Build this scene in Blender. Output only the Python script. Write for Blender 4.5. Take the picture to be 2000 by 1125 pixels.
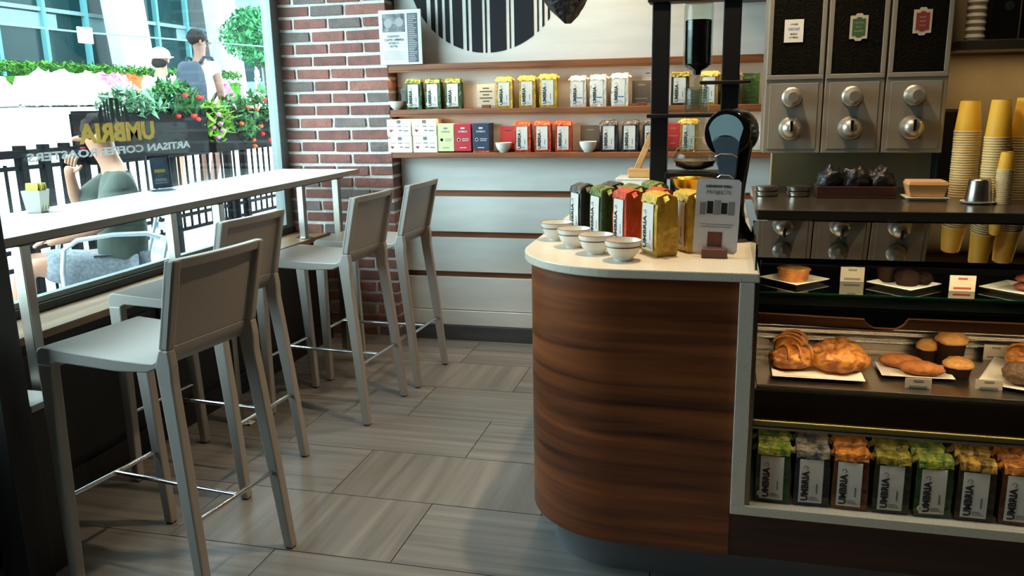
import bpy, bmesh, math, random
from mathutils import Vector, Matrix, noise

R = math.radians
sc = bpy.context.scene
for o in list(bpy.data.objects):
    bpy.data.objects.remove(o)
COL = sc.collection

# ------------------------------------------------------------------ camera
cd = bpy.data.cameras.new('camera')
cd.lens = 36 * 1615.23 / 2000
cd.sensor_width = 36
cd.clip_start = .05
cam = bpy.data.objects.new('camera', cd)
COL.objects.link(cam)
YAW, PITCH, ROLL = R(14.270), R(12.743), R(-1.041)
fw = Vector((-math.sin(YAW) * math.cos(PITCH), math.cos(YAW) * math.cos(PITCH), -math.sin(PITCH)))
rt = Vector((math.cos(YAW), math.sin(YAW), 0))
up = rt.cross(fw)
r2 = rt * math.cos(ROLL) + up * math.sin(ROLL)
u2 = up * math.cos(ROLL) - rt * math.sin(ROLL)
cam.matrix_world = Matrix(((r2.x, u2.x, -fw.x, 0), (r2.y, u2.y, -fw.y, 0), (r2.z, u2.z, -fw.z, 1.5), (0, 0, 0, 1)))
sc.camera = cam

# ------------------------------------------------------------------ view, world, lights
sc.view_settings.view_transform = 'Standard'
sc.view_settings.look = 'None'
sc.view_settings.exposure = 0.0
sc.view_settings.gamma = 1.0
sc.view_settings.use_curve_mapping = False
try:
    sc.cycles.transparent_max_bounces = 24
    sc.cycles.max_bounces = 10
    sc.cycles.diffuse_bounces = 5
    sc.cycles.sample_clamp_indirect = 6.0
    sc.cycles.caustics_reflective = False
    sc.cycles.caustics_refractive = False
except Exception:
    pass
SKY = 12.5
w = bpy.data.worlds.new('overcast_sky')
w.use_nodes = True
w.node_tree.nodes['Background'].inputs[0].default_value = (.80, .93, 1.0, 1)
w.node_tree.nodes['Background'].inputs[1].default_value = SKY
sc.world = w

def lamp(name, kind, loc, power, color, rot=(0, 0, 0), **kw):
    d = bpy.data.lights.new(name, kind)
    d.energy = power
    d.color = color
    for k, v in kw.items():
        setattr(d, k, v)
    o = bpy.data.objects.new(name, d)
    o.location = loc
    o.rotation_euler = rot
    COL.objects.link(o)
    return o

# a sampling portal in the big window opening (gives no light of its own)
p = lamp('window_portal', 'AREA', (-2.62, 2.95, 1.72), 1, (1, 1, 1), (0, R(-90), 0), shape='RECTANGLE', size=2.0, size_y=3.6)
p.data.cycles.is_portal = True

WARM = (1.0, .72, .42)
# ------------------------------------------------------------------ helpers
def L(c):
    if isinstance(c, str):
        c = tuple(int(c[i:i + 2], 16) for i in (0, 2, 4))
    return tuple(((x / 255) / 12.92 if x / 255 <= .04045 else ((x / 255 + .055) / 1.055) ** 2.4) for x in c[:3]) + (1,)

MATS = {}
def mat(name, col, rough=.5, metal=0., spec=.5, col2=None, nscale=(8, 8, 8), namt=1., bump=0., bscale=60., rand=0.,
        emit=None, estr=0., detail=3., contrast=(.35, .65), offset=False, coat=0., trans=0., bstretch=None):
    m = bpy.data.materials.new(name)
    m.use_nodes = True
    nt = m.node_tree
    b = nt.nodes['Principled BSDF']
    b.inputs['Roughness'].default_value = rough
    b.inputs['Metallic'].default_value = metal
    b.inputs['Specular IOR Level'].default_value = spec
    b.inputs['Coat Weight'].default_value = coat
    b.inputs['Transmission Weight'].default_value = trans
    c1 = L(col)
    b.inputs['Base Color'].default_value = c1
    tc = nt.nodes.new('ShaderNodeTexCoord')
    vec = tc.outputs['Object']
    oi = None
    if offset or rand:
        oi = nt.nodes.new('ShaderNodeObjectInfo')
    if offset:
        sc_ = nt.nodes.new('ShaderNodeVectorMath'); sc_.operation = 'SCALE'
        sc_.inputs['Scale'].default_value = 7.31
        nt.links.new(oi.outputs['Location'], sc_.inputs[0])
        ad = nt.nodes.new('ShaderNodeVectorMath'); ad.operation = 'ADD'
        nt.links.new(vec, ad.inputs[0]); nt.links.new(sc_.outputs[0], ad.inputs[1])
        vec = ad.outputs[0]
    colsock = None
    if col2 is not None:
        mp = nt.nodes.new('ShaderNodeMapping')
        mp.inputs['Scale'].default_value = nscale
        nt.links.new(vec, mp.inputs['Vector'])
        n = nt.nodes.new('ShaderNodeTexNoise')
        n.inputs['Scale'].default_value = 1
        n.inputs['Detail'].default_value = detail
        n.inputs['Distortion'].default_value = .4
        nt.links.new(mp.outputs[0], n.inputs['Vector'])
        rp = nt.nodes.new('ShaderNodeValToRGB')
        rp.color_ramp.elements[0].position = contrast[0]
        rp.color_ramp.elements[1].position = contrast[1]
        rp.color_ramp.elements[0].color = c1
        rp.color_ramp.elements[1].color = L(col2)
        nt.links.new(n.outputs['Fac'], rp.inputs[0])
        colsock = rp.outputs[0]
    if rand:
        hs = nt.nodes.new('ShaderNodeHueSaturation')
        if colsock:
            nt.links.new(colsock, hs.inputs['Color'])
        else:
            hs.inputs['Color'].default_value = c1
        mr = nt.nodes.new('ShaderNodeMapRange')
        mr.inputs['To Min'].default_value = 1 - rand
        mr.inputs['To Max'].default_value = 1 + rand
        nt.links.new(oi.outputs['Random'], mr.inputs['Value'])
        nt.links.new(mr.outputs[0], hs.inputs['Value'])
        colsock = hs.outputs[0]
    if colsock:
        nt.links.new(colsock, b.inputs['Base Color'])
    if bump:
        n2 = nt.nodes.new('ShaderNodeTexNoise')
        n2.inputs['Scale'].default_value = bscale
        n2.inputs['Detail'].default_value = 4
        v2 = vec
        if bstretch:
            mp2 = nt.nodes.new('ShaderNodeMapping')
            mp2.inputs['Scale'].default_value = bstretch
            nt.links.new(vec, mp2.inputs['Vector'])
            v2 = mp2.outputs[0]
        nt.links.new(v2, n2.inputs['Vector'])
        bp = nt.nodes.new('ShaderNodeBump')
        bp.inputs['Strength'].default_value = bump
        bp.inputs['Distance'].default_value = .01
        nt.links.new(n2.outputs['Fac'], bp.inputs['Height'])
        nt.links.new(bp.outputs[0], b.inputs['Normal'])
    if emit:
        b.inputs['Emission Color'].default_value = L(emit)
        b.inputs['Emission Strength'].default_value = estr
    MATS[name] = m
    return m

def glass(name, tint=(235, 245, 242), ior=1.45, rough=.0, boost=1.0):
    m = bpy.data.materials.new(name)
    m.use_nodes = True
    nt = m.node_tree
    nt.nodes.clear()
    out = nt.nodes.new('ShaderNodeOutputMaterial')
    mx = nt.nodes.new('ShaderNodeMixShader')
    tr = nt.nodes.new('ShaderNodeBsdfTransparent')
    tr.inputs[0].default_value = L(tint)
    gl = nt.nodes.new('ShaderNodeBsdfGlossy')
    gl.inputs['Roughness'].default_value = rough
    f0 = ((ior - 1) / (ior + 1)) ** 2
    ge = nt.nodes.new('ShaderNodeNewGeometry')
    dt = nt.nodes.new('ShaderNodeVectorMath'); dt.operation = 'DOT_PRODUCT'
    nt.links.new(ge.outputs['Normal'], dt.inputs[0]); nt.links.new(ge.outputs['Incoming'], dt.inputs[1])
    def M(op, a, b_):
        n = nt.nodes.new('ShaderNodeMath'); n.operation = op
        for i, x in enumerate((a, b_)):
            if x is None: continue
            if isinstance(x, (int, float)): n.inputs[i].default_value = x
            else: nt.links.new(x, n.inputs[i])
        return n.outputs[0]
    k = M('POWER', M('SUBTRACT', 1.0, M('ABSOLUTE', dt.outputs['Value'], None)), 5.0)
    mu = nt.nodes.new('ShaderNodeMath'); mu.operation = 'MULTIPLY'; mu.use_clamp = True
    mu.inputs[1].default_value = boost
    nt.links.new(M('ADD', M('MULTIPLY', k, 1 - f0), f0), mu.inputs[0])
    nt.links.new(mu.outputs[0], mx.inputs[0])
    nt.links.new(tr.outputs[0], mx.inputs[1])
    nt.links.new(gl.outputs[0], mx.inputs[2])
    nt.links.new(mx.outputs[0], out.inputs[0])
    MATS[name] = m
    return m

class MB:
    def __init__(s):
        s.v = []; s.f = []
    def add(s, vs, fs):
        o = len(s.v)
        s.v += [tuple(v) for v in vs]
        s.f += [tuple(i + o for i in f) for f in fs]
        return s
    def box(s, x0, x1, y0, y1, z0, z1):
        return s.add([(x0, y0, z0), (x1, y0, z0), (x1, y1, z0), (x0, y1, z0), (x0, y0, z1), (x1, y0, z1), (x1, y1, z1), (x0, y1, z1)],
                     [(3, 2, 1, 0), (4, 5, 6, 7), (0, 1, 5, 4), (1, 2, 6, 5), (2, 3, 7, 6), (3, 0, 4, 7)])
    def loft(s, rings, caps=True, closed=False):
        n = len(rings[0]); vs = []; fs = []
        for r in rings:
            vs += list(r)
        m = len(rings)
        for i in range(m if closed else m - 1):
            a = i * n; b = ((i + 1) % m) * n
            for j in range(n):
                k = (j + 1) % n
                fs.append((a + j, a + k, b + k, b + j))
        if caps and not closed:
            fs.append(tuple(reversed(range(n))))
            fs.append(tuple(range((m - 1) * n, m * n)))
        return s.add(vs, fs)
    def prism(s, pts, z0, z1, axis='z'):
        def P(a, b, c):
            return (a, b, c) if axis == 'z' else ((a, c, b) if axis == 'y' else (c, a, b))
        r0 = [P(a, b, z0) for a, b in pts]; r1 = [P(a, b, z1) for a, b in pts]
        return s.loft([r0, r1])
    def lathe(s, prof, n=24, c=(0, 0, 0), caps=True):
        rings = []
        for r, z in prof:
            r = max(r, 1e-4)
            rings.append([(c[0] + r * math.cos(2 * math.pi * i / n), c[1] + r * math.sin(2 * math.pi * i / n), c[2] + z) for i in range(n)])
        return s.loft(rings, caps)
    def tube(s, path, r, n=8, closed=False):
        pts = [Vector(p) for p in path]; rings = []
        m = len(pts); prev = None
        for i, p in enumerate(pts):
            if closed:
                t = pts[(i + 1) % m] - pts[i - 1]
            else:
                t = pts[min(i + 1, m - 1)] - pts[max(i - 1, 0)]
            t.normalize()
            if prev is None:
                a = Vector((0, 0, 1)) if abs(t.z) < .9 else Vector((1, 0, 0))
                u = t.cross(a).normalized()
            else:
                u = (prev - t * prev.dot(t)).normalized()
            prev = u; v = t.cross(u)
            rr = r[i] if isinstance(r, (list, tuple)) else r
            rings.append([p + u * rr * math.cos(2 * math.pi * j / n) + v * rr * math.sin(2 * math.pi * j / n) for j in range(n)])
        return s.loft(rings, True, closed)
    def grid(s, fn, nu, nv):
        vs = [fn(i / nu, j / nv) for j in range(nv + 1) for i in range(nu + 1)]
        fs = [(j * (nu + 1) + i, j * (nu + 1) + i + 1, (j + 1) * (nu + 1) + i + 1, (j + 1) * (nu + 1) + i) for j in range(nv) for i in range(nu)]
        return s.add(vs, fs)
    def blob(s, c, rx, ry, rz, amp=.1, freq=3., seed=0, n=20, m=12, flat=None):
        rings = []
        for j in range(1, m):
            th = math.pi * j / m; ring = []
            for i in range(n):
                ph = 2 * math.pi * i / n
                d = Vector((math.sin(th) * math.cos(ph), math.sin(th) * math.sin(ph), -math.cos(th)))
                k = 1 + amp * noise.noise(d * freq + Vector((seed * 3.7, seed * 1.3, seed)))
                z = d.z * rz * k
                if flat is not None and z < flat:
                    z = flat
                ring.append((c[0] + d.x * rx * k, c[1] + d.y * ry * k, c[2] + z))
            rings.append(ring)
        return s.loft(rings)
    def mesh(s, name, m, smooth=False, fix=True):
        me = bpy.data.meshes.new(name)
        me.from_pydata(s.v, [], s.f)
        if fix:
            bm = bmesh.new(); bm.from_mesh(me)
            bmesh.ops.recalc_face_normals(bm, faces=bm.faces)
            bm.to_mesh(me); bm.free()
        if m is not None:
            me.materials.append(MATS[m] if isinstance(m, str) else m)
        if smooth:
            me.polygons.foreach_set('use_smooth', [True] * len(me.polygons))
            if smooth is not True:
                me.set_sharp_from_angle(angle=R(smooth))
        return me
    def build(s, name, m, parent=None, loc=(0, 0, 0), rot=(0, 0, 0), smooth=False, bevel=0., label=None, fix=True):
        return put(name, s.mesh(name, m, smooth, fix), parent, loc, rot, bevel, label)

def put(name, me, parent=None, loc=(0, 0, 0), rot=(0, 0, 0), bevel=0., label=None):
    o = bpy.data.objects.new(name, me)
    COL.objects.link(o)
    o.location = loc; o.rotation_euler = rot
    if parent is not None:
        o.parent = parent
    if bevel:
        md = o.modifiers.new('bevel', 'BEVEL')
        md.width = bevel; md.segments = 2; md.limit_method = 'ANGLE'; md.angle_limit = R(40)
    if label:
        o['label'] = label
    return o

def tag(o, label, cat, group=None):
    o['label'] = label; o['category'] = cat
    if group:
        o['group'] = group
    return o
def thing(name, label, cat, loc=(0, 0, 0), rz=0., group=None):
    o = bpy.data.objects.new(name, None)
    o.empty_display_size = .05
    COL.objects.link(o)
    o.location = loc; o.rotation_euler = (0, 0, rz)
    return tag(o, label, cat, group)
def struct(o, label=None):
    o['kind'] = 'structure'
    if label:
        o['label'] = label
    return o
def copy_tree(src, loc=None, rz=None, label=None, parent=None, group=None):
    c = src.copy(); COL.objects.link(c); c.parent = parent
    if loc is not None: c.location = loc
    if rz is not None: c.rotation_euler = (0, 0, rz)
    if label: c['label'] = label
    if group: c['group'] = group
    for ch in src.children:
        copy_tree(ch, parent=c)
    return c

_T = {}
def text_mesh(s, size, m, mtx=None, off=0., ext=.0002, key=None):
    k = (s, size, str(m), str(mtx), off)
    if k in _T:
        return _T[k]
    cu = bpy.data.curves.new('text', 'FONT')
    cu.body = s; cu.size = size; cu.align_x = 'CENTER'; cu.align_y = 'CENTER'
    cu.extrude = ext; cu.offset = off; cu.resolution_u = 2
    ob = bpy.data.objects.new('text', cu); COL.objects.link(ob)
    dg = bpy.context.evaluated_depsgraph_get()
    me = bpy.data.meshes.new_from_object(ob.evaluated_get(dg))
    bpy.data.objects.remove(ob); bpy.data.curves.remove(cu)
    me.materials.clear(); me.materials.append(MATS[m])
    if mtx is not None:
        me.transform(mtx)
    _T[k] = me
    return me
FACE = Matrix.Rotation(R(90), 4, 'X')                       # lettering on a face that looks towards -y
FACE_UP = FACE @ Matrix.Rotation(R(90), 4, 'Z')             # same, reading upwards

# ------------------------------------------------------------------ materials
mat('board_white', 'e6e6e1', .45, col2='dcdcd6', nscale=(2, 2, 14), bump=.05, bscale=30, bstretch=(1, 1, 6))
mat('paint_cream', 'd8d2c4', .6, bump=.03)
mat('paint_tan', 'a8956e', .6, col2='a08c66', bump=.04)
mat('ceiling_paint', '8a8276', .8, bump=.03)
mat('wall_brown', '4a3c30', .7, bump=.04)
mat('wall_dark', '3a3430', .7, bump=.05)
mat('walnut', '36150a', .40, col2='9c5628', nscale=(1.0, 1.0, 22), detail=9, contrast=(.30, .72), bump=.03, bscale=10, bstretch=(1, 1, 20), spec=.45)
mat('walnut_dark', '2a1510', .45, col2='45241a', nscale=(1.2, 1.2, 20), detail=5, bump=.03)
mat('shelf_wood', '6e3c1e', .45, col2='95582e', nscale=(2, 14, 30), detail=4)
mat('brick', '8e5b52', .85, col2='74504a', nscale=(14, 14, 14), bump=.5, bscale=90, rand=.18, offset=True)
mat('brick_grey', '80706b', .85, col2='6e6360', nscale=(16, 16, 16), bump=.5, bscale=90, rand=.15, offset=True)
mat('brick_light', 'a06a5e', .85, col2='8a5c52', nscale=(14, 14, 14), bump=.5, bscale=90, rand=.12, offset=True)
mat('mortar', 'e9e7e2', .9, col2='d8d5ce', nscale=(30, 30, 30), bump=.5, bscale=120)
mat('tile_x', '6c6a69', .36, col2='918e8a', nscale=(1.0, 26, 1), detail=4, rand=.07, offset=True, contrast=(.3, .7), bump=.02, bscale=40)
mat('tile_y', '6e6b68', .36, col2='949089', nscale=(16, .8, 1), detail=4, rand=.07, offset=True, contrast=(.3, .7), bump=.02, bscale=40)
mat('grout', '4a4744', .9)
mat('baseboard_grey', '46464a', .5, col2='505055', nscale=(3, 3, 30))
mat('stool_grey', 'a09c96', .42, bump=.015, bscale=300)
mat('chrome', 'd8dadc', .12, 1.)
mat('steel', 'a8a49c', .28, 1., bump=.02, bscale=40, bstretch=(1, 40, 40))
mat('steel_satin', 'bdb7ab', .33, .75)
mat('steel_dark', '8a8073', .24, .9)
mat('silo_metal', '8f897d', .5, .25, bump=.01, bscale=200)
mat('aluminium', 'c2ccd2', .4, .35)
mat('bar_white', 'e6e6e2', .35)
mat('bar_edge', '85776a', .5)
mat('black_wood', '12100f', .5, col2='1a1715', nscale=(30, 30, 2), bump=.03)
mat('black_metal', '0c0d0f', .45, spec=.3)
mat('black_gloss', '0b0b0d', .12, spec=.6)
mat('black_matte', '0d0c0c', .8, spec=.08)
mat('frame_metal', '7d8684', .4, .4)
mat('frame_dark', '2c3236', .4, .2)
mat('sill_wood', '6e5238', .4, col2='977752', nscale=(14, 1.5, 3), detail=4)
mat('quartz', 'e2dccd', .25, col2='d0c8b6', nscale=(160, 160, 160), contrast=(.55, .75), detail=1)
mat('toe_grey', '7a7d82', .45, .2)
mat('paper', 'e4e2de', .7)
mat('paper_grey', 'a6a5a8', .7)
mat('ink', '2a2a2e', .7)
mat('ink_dark', '1d2026', .6, spec=.2)
mat('ink_grey', '77777c', .7)
mat('ink_blue', '2f6fb0', .7)
mat('ink_red', '9b3b32', .7)
mat('ceramic', 'e6e2da', .18, spec=.6)
mat('ceramic_brown', '6b4632', .3)
mat('crema', 'b99877', .5)
mat('wood_block', '5c3524', .5, col2='6e4230', nscale=(30, 6, 6))
mat('wood_light', 'c9a06a', .5, col2='b98d57', nscale=(8, 8, 60))
mat('brass', 'c9972e', .22, 1.)
mat('cup_yellow', 'd9ab2f', .55)
mat('cup_rim', 'd9c89a', .5)
mat('cup_clear', 'b9b09c', .25, trans=.2)
mat('plate', 'e8e4d4', .22)
mat('card_beige', 'b9ae98', .7)
mat('crust', 'b5712c', .6, col2='8f5220', nscale=(40, 40, 40), bump=.3, bscale=120)
mat('crust_gold', 'c08030', .5, col2='7c4414', nscale=(38, 38, 55), contrast=(.38, .6), bump=.6, bscale=70)
mat('crust_pale', 'c0914e', .65, col2='a87436', nscale=(40, 40, 40), bump=.5, bscale=120)
mat('cookie', 'a8672a', .7, col2='8e521f', nscale=(50, 50, 50), bump=.5, bscale=150)
mat('chocolate', '26120a', .7, spec=.15, col2='180b06', nscale=(60, 60, 60), bump=.7, bscale=130)
mat('muffin_wrap', '22120b', .8, spec=.15)
mat('grain_bread', '4a3626', .8, col2='6a4f36', nscale=(120, 120, 120), bump=.8, bscale=160)
mat('beans', '1a0f0b', .5, col2='2a1a14', nscale=(90, 90, 90), bump=.4, bscale=130, spec=.3)
glass('window_glass', (238, 248, 248), 1.35)
glass('clear_glass', (232, 240, 236), 1.45)
glass('case_glass', (244, 246, 240), 1.3)
glass('top_glass', (62, 64, 62), 1.9, boost=1.5)
glass('green_edge', (22, 120, 84), 1.45)
glass('shelf_glass', (200, 215, 205), 1.6, boost=1.6)
glass('acrylic', (205, 208, 212), 1.35)
FOIL = dict(green=('32592a', '22401f'), yellow=('c9a63a', 'a8862a'), white=('e2ddd0', 'cfc8b8'), red=('c4431f', '9c3216'), navy=('2c3340', '1d232e'),
            black=('262529', '17171a'), orange=('74411e', '4c2a14'), olive=('3a3c1c', '24281a'), bronze=('3c301c', '241d14'), gold=('b48a34', '8a6722'))
for k, (a, b_) in FOIL.items():
    mat('foil_' + k, a, .36, .15, col2=b_, nscale=(30, 30, 22), bump=.9, bscale=38, spec=.6, offset=True)
LIT_TOPS = dict(green='96983a', yellow='d9bd55', white='e8e0cc', red='d2562a', navy='8d8272', black='6b6760', orange='c27f34', olive='8f8534', bronze='b08e3c', gold='c9a446')  # brighter than the bodies: light on the bag tops put into the colour
for k, a in LIT_TOPS.items():
    mat('lit_fold_' + k, a, .34, .15, col2=FOIL[k][0], nscale=(60, 25, 25), bump=1., bscale=60, spec=.6, offset=True)
mat('label_white', 'dcd9d2', .6, bump=.15, bscale=25)
mat('iron_black', '0b0c0e', .6, spec=.03)
mat('led_warm', 'ffd9a0', .5, emit='ffca80', estr=5)
mat('rail_gold', '8f8450', .3, .6)
mat('edge_green', '1c7a58', .15, spec=.6)
mat('lamp_face', 'fff2dc', .5, emit='ffdcae', estr=14)
# ================================================================== THE ROOM
rnd = random.Random(7)
# floor: slab with grout colour, every tile its own piece
floor = struct(MB().box(-2.9, 2.3, -2.1, 5.1, -.12, -.004).build('floor', 'grout'), 'grey striped stone tile floor in running bond')
PX, PY, J = .85, .4245, .004
def tile_mesh(w_, h_, m, key, cache={}):
    k = (round(w_, 3), round(h_, 3), m)
    if k not in cache:
        cache[k] = MB().box(0, w_, 0, h_, -.02, 0).mesh('tile', m)
    return cache[k]
YT = {(2, -1): 1, (3, -1): 0}
for k in range(-9, 7):
    y0, y1 = 2.316 + PY * k + J / 2, 2.316 + PY * (k + 1) - J / 2
    y1 = min(y1, 4.90)
    if y1 - y0 < .02: continue
    x = -1.027 - 3 * PX + (0 if k % 2 == 0 else -PX / 2)
    i = 0
    while x < 2.2:
        a, b = max(x + J / 2, -2.46), min(x + PX - J / 2, 2.2)
        if b - a > .03:
            ydir = (k, i) in ((1, 3), (0, 2), (-2, 3), (4, 2), (-4, 3), (-3, 1), (6, 3)) or (k, i) == (3, 4)
            put('tile', tile_mesh(b - a, y1 - y0, 'tile_y' if ydir else 'tile_x', 0), floor, (a, y0, rnd.uniform(-.0004, .0004)))
        x += PX; i += 1

ceil = struct(MB().box(-2.9, 2.3, -2.1, 5.1, 3.0, 3.1).build('ceiling', 'ceiling_paint'), 'painted ceiling with recessed downlights')
struct(MB().box(2.2, 2.35, -2.1, 5.1, 0, 3.0).build('wall_right', 'wall_brown'))
struct(MB().box(-2.9, 2.2, -2.2, -2.05, 0, 3.0).build('wall_rear', 'wall_brown'))

# ---- left wall under and around the window
wl = struct(MB().box(-2.78, -2.46, 1.15, 4.79, 0, .668).box(-2.78, -2.60, 1.15, 4.79, 2.75, 3.0).box(-2.78, -2.46, -2.05, 1.15, 0, 3.0)
            .build('wall_left', 'black_wood'), 'black wall under the big shop window')
for y in (1.3, 2.2, 3.1, 4.0):
    MB().box(-2.462, -2.448, y + .03, y + .87, .14, .62).build('wall_panel', 'black_wood', wl, bevel=.004)
struct(MB().box(-2.46, -2.435, -2.05, 4.79, 0, .11).build('baseboard_left', 'black_wood', bevel=.003))
struct(MB().box(-2.70, -2.42, 1.15, 4.79, .668, .70).build('trim_1', 'sill_wood', bevel=.004), 'worn wooden window sill')
win = struct(bpy.data.objects.new('window_1', None), 'big shop window with slim metal frame'); COL.objects.link(win); win.location = (-2.68, 2.5, .7)
MB().box(-.04, .03, -1.35, 2.29, 0, .035).build('bottom_rail', 'frame_dark', win, bevel=.003)
MB().box(-.025, .015, -1.35, 2.29, .035, .06).build('glazing_bead', 'frame_metal', win, bevel=.002)
MB().box(-.04, .03, -1.35, 2.29, 1.99, 2.05).build('top_rail', 'frame_metal', win, bevel=.003)
MB().box(-.045, .02, 2.20, 2.29, .035, 1.99).build('jamb', 'frame_metal', win, bevel=.003)
MB().box(-.045, .035, -1.35, -1.28, .035, 1.99).build('jamb', 'frame_metal', win, bevel=.003)
MB().box(-.008, 0, -1.30, 2.22, .04, 2.0).build('pane', 'window_glass', win)

# ---- brick pier: every brick a piece, recessed white mortar core
pier = struct(MB().box(-2.76, -1.968, 4.80, 4.95, 0, 3.0).build('wall_brick_pier', 'mortar'), 'red brick pier with thick white mortar between window and shelves')
CY, MZ = .0735, .0275
def brick_mesh(w_, m, var, cache={}):
    k = (round(w_, 3), m, var)
    if k not in cache:
        rr = random.Random(hash(k) & 0xffff)
        b = MB().box(0, w_, 0, .14, 0, .0545)
        b.v = [(x + rr.uniform(-.003, .003) * (0 < 1), y + (rr.uniform(-.003, .003) if y < .01 else 0), z + rr.uniform(-.0025, .0025)) for x, y, z in b.v]
        cache[k] = b.mesh('brick', m)
    return cache[k]
for n in range(-1, 41):
    z0 = MZ + CY * n + .0095
    joints = [-2.683 + .2275 * i for i in range(3)] if n % 2 else [-2.569 + .2275 * i for i in range(3)]
    edges = [-2.76] + [j for j in joints if j > -2.74] + [-1.96]
    for i in range(len(edges) - 1):
        a = edges[i] + (.0085 if i else 0); b = edges[i + 1] - (.0085 if i < len(edges) - 2 else 0)
        q = rnd.random()
        m = 'brick' if q < .62 else ('brick_light' if q < .8 else 'brick_grey')
        zz = max(z0, 0)
        if n == -1: continue
        put('brick', brick_mesh(b - a, m, rnd.randrange(3)), pier, (a, 4.79 + rnd.uniform(-.003, .002), zz), bevel=.004)

# ---- back wall: white boards with recessed wooden strips
wb = struct(MB().box(-2.0, 2.2, 4.945, 5.1, 0, 3.0).build('wall_back', 'shelf_wood'), 'white board wall with recessed wooden strips')
for z0, z1 in ((.197, .41), (.447, .665), (.703, .924), (.963, 1.172), (1.205, 1.44), (1.46, 1.69), (1.722, 2.99)):
    MB().box(-1.955, 2.2, 4.918, 4.95, z0, z1).build('board', 'board_white', wb, bevel=.002)
MB().box(-1.955, 2.2, 4.905, 4.95, .098, .192).build('skirting_board', 'board_white', wb, bevel=.002)
struct(MB().box(-1.955, 2.2, 4.893, 4.95, 0, .096).build('baseboard_back', 'baseboard_grey', bevel=.003))
# ---- round striped emblem painted on the boards (dark stripes cut by a circle)
emb = thing('wall_emblem', 'round emblem of dark vertical stripes on the white wall above the shelves', 'emblem', (-1.373, 4.9165, 2.265))
RAD = .483
for a, b in ((-.50, -.375), (-.348, -.322), (-.304, -.278), (-.259, -.232), (-.212, -.152), (-.128, -.116), (-.096, -.030), (-.013, -.003), (.018, .116), (.136, .143), (.165, .282), (.303, .312), (.333, .345), (.366, .378), (.398, .408)):
    a0, b0 = max(a, -RAD + .004), min(b, RAD - .004)
    m_ = MB(); N = 8
    lo = [(a0 + (b0 - a0) * i / N, -math.sqrt(RAD ** 2 - (a0 + (b0 - a0) * i / N) ** 2)) for i in range(N + 1)]
    hi = [(x, -z) for x, z in reversed(lo)]
    m_.prism(lo + hi, -.0015, .0015, 'y').build('stripe', 'ink_dark', emb)

# ---- wall shelves
def shelf(z0, z1, label, led):
    t = thing('wall_shelf', label, 'shelf', (-.85, 4.85, z0))
    MB().box(-1.105, 1.2, -.07, .07, 0, z1 - z0).build('board', 'shelf_wood', t, bevel=.003)
    if led:
        MB().box(-1.105, 1.2, -.07, -.061, -.010, -.0002).build('front_lip', 'shelf_wood', t, bevel=.001)
        MB().box(-1.08, 1.18, -.058, -.050, -.006, -.0005).build('light_strip', 'led_warm', t)
        for x in (-.55, .55):
            lo = lamp('shelf_light', 'AREA', (-.85 + x, 4.796, z0 - .012), led, WARM, (R(4), 0, 0), shape='RECTANGLE', size=1.1, size_y=.008, spread=R(120))
    return t
shelf(1.687, 1.722, 'topmost wooden wall shelf with a warm light strip, poster leaning on it', 1.6)
shelf(1.430, 1.460, 'middle wooden wall shelf carrying green, yellow and white coffee bags', 1.3)
shelf(1.172, 1.204, 'lowest wooden wall shelf carrying tea boxes and red coffee bags', 0)
tag(MB().box(.06, .5, 4.76, 4.917, 2.0, 2.035).build('wall_shelf', 'walnut_dark', bevel=.003), 'short dark shelf high on the wall behind the coffee tower', 'shelf')

# ---- partition behind the work counter
struct(MB().box(.20, 2.2, 3.62, 3.70, 0, 3.0).build('wall_partition', 'paint_tan', bevel=.003), 'tan partition behind the coffee silos')

# ---- black column and low ledge in the left foreground
struct(MB().box(-2.17, -2.07, 1.9, 2.0, 0, 3.0).build('trim_2', 'black_wood', bevel=.004), 'black column at the left edge of the picture')
lg = thing('low_cabinet', 'low black cabinet with grey top beside the black column', 'cabinet', (-2.25, 2.07, 0))
MB().box(-.18, .16, -.06, .06, 0, .57).build('body', 'black_wood', lg, bevel=.003)
MB().box(-.185, .178, -.065, .065, .57, .592).build('top', 'stool_grey', lg, bevel=.002)

# ---- window bar
bar = thing('window_bar', 'long narrow white window bar on steel legs', 'counter', (-2.375, 3.3, 0))
MB().box(-.262, .245, -1.3, 1.364, 1.087, 1.115).build('top', 'bar_white', bar, bevel=.002)
MB().box(.2455, .2475, -1.3, 1.364, 1.087, 1.114).build('edge_band', 'bar_edge', bar)
MB().box(-.262, .2475, 1.3645, 1.3665, 1.087, 1.114).build('edge_band', 'bar_edge', bar)
MB().box(-.2, .17, -1.28, 1.30, 1.068, 1.0869).build('under_beam', 'black_metal', bar)
def leg(x, y, z0):
    lp = MB().box(x - .02, x + .02, y - .02, y + .02, z0, 1.068).build('leg', 'steel', bar, bevel=.003)
    MB().lathe([(.05, z0), (.05, z0 + .006), (.03, z0 + .010)], 20, (x, y, 0)).build('foot_flange', 'steel', lp, smooth=40)
leg(.155, 1.23, 0); leg(-.10, 1.27, .70); leg(.155, .02, 0); leg(-.145, .08, .70); leg(.155, -1.1, 0)

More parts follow.
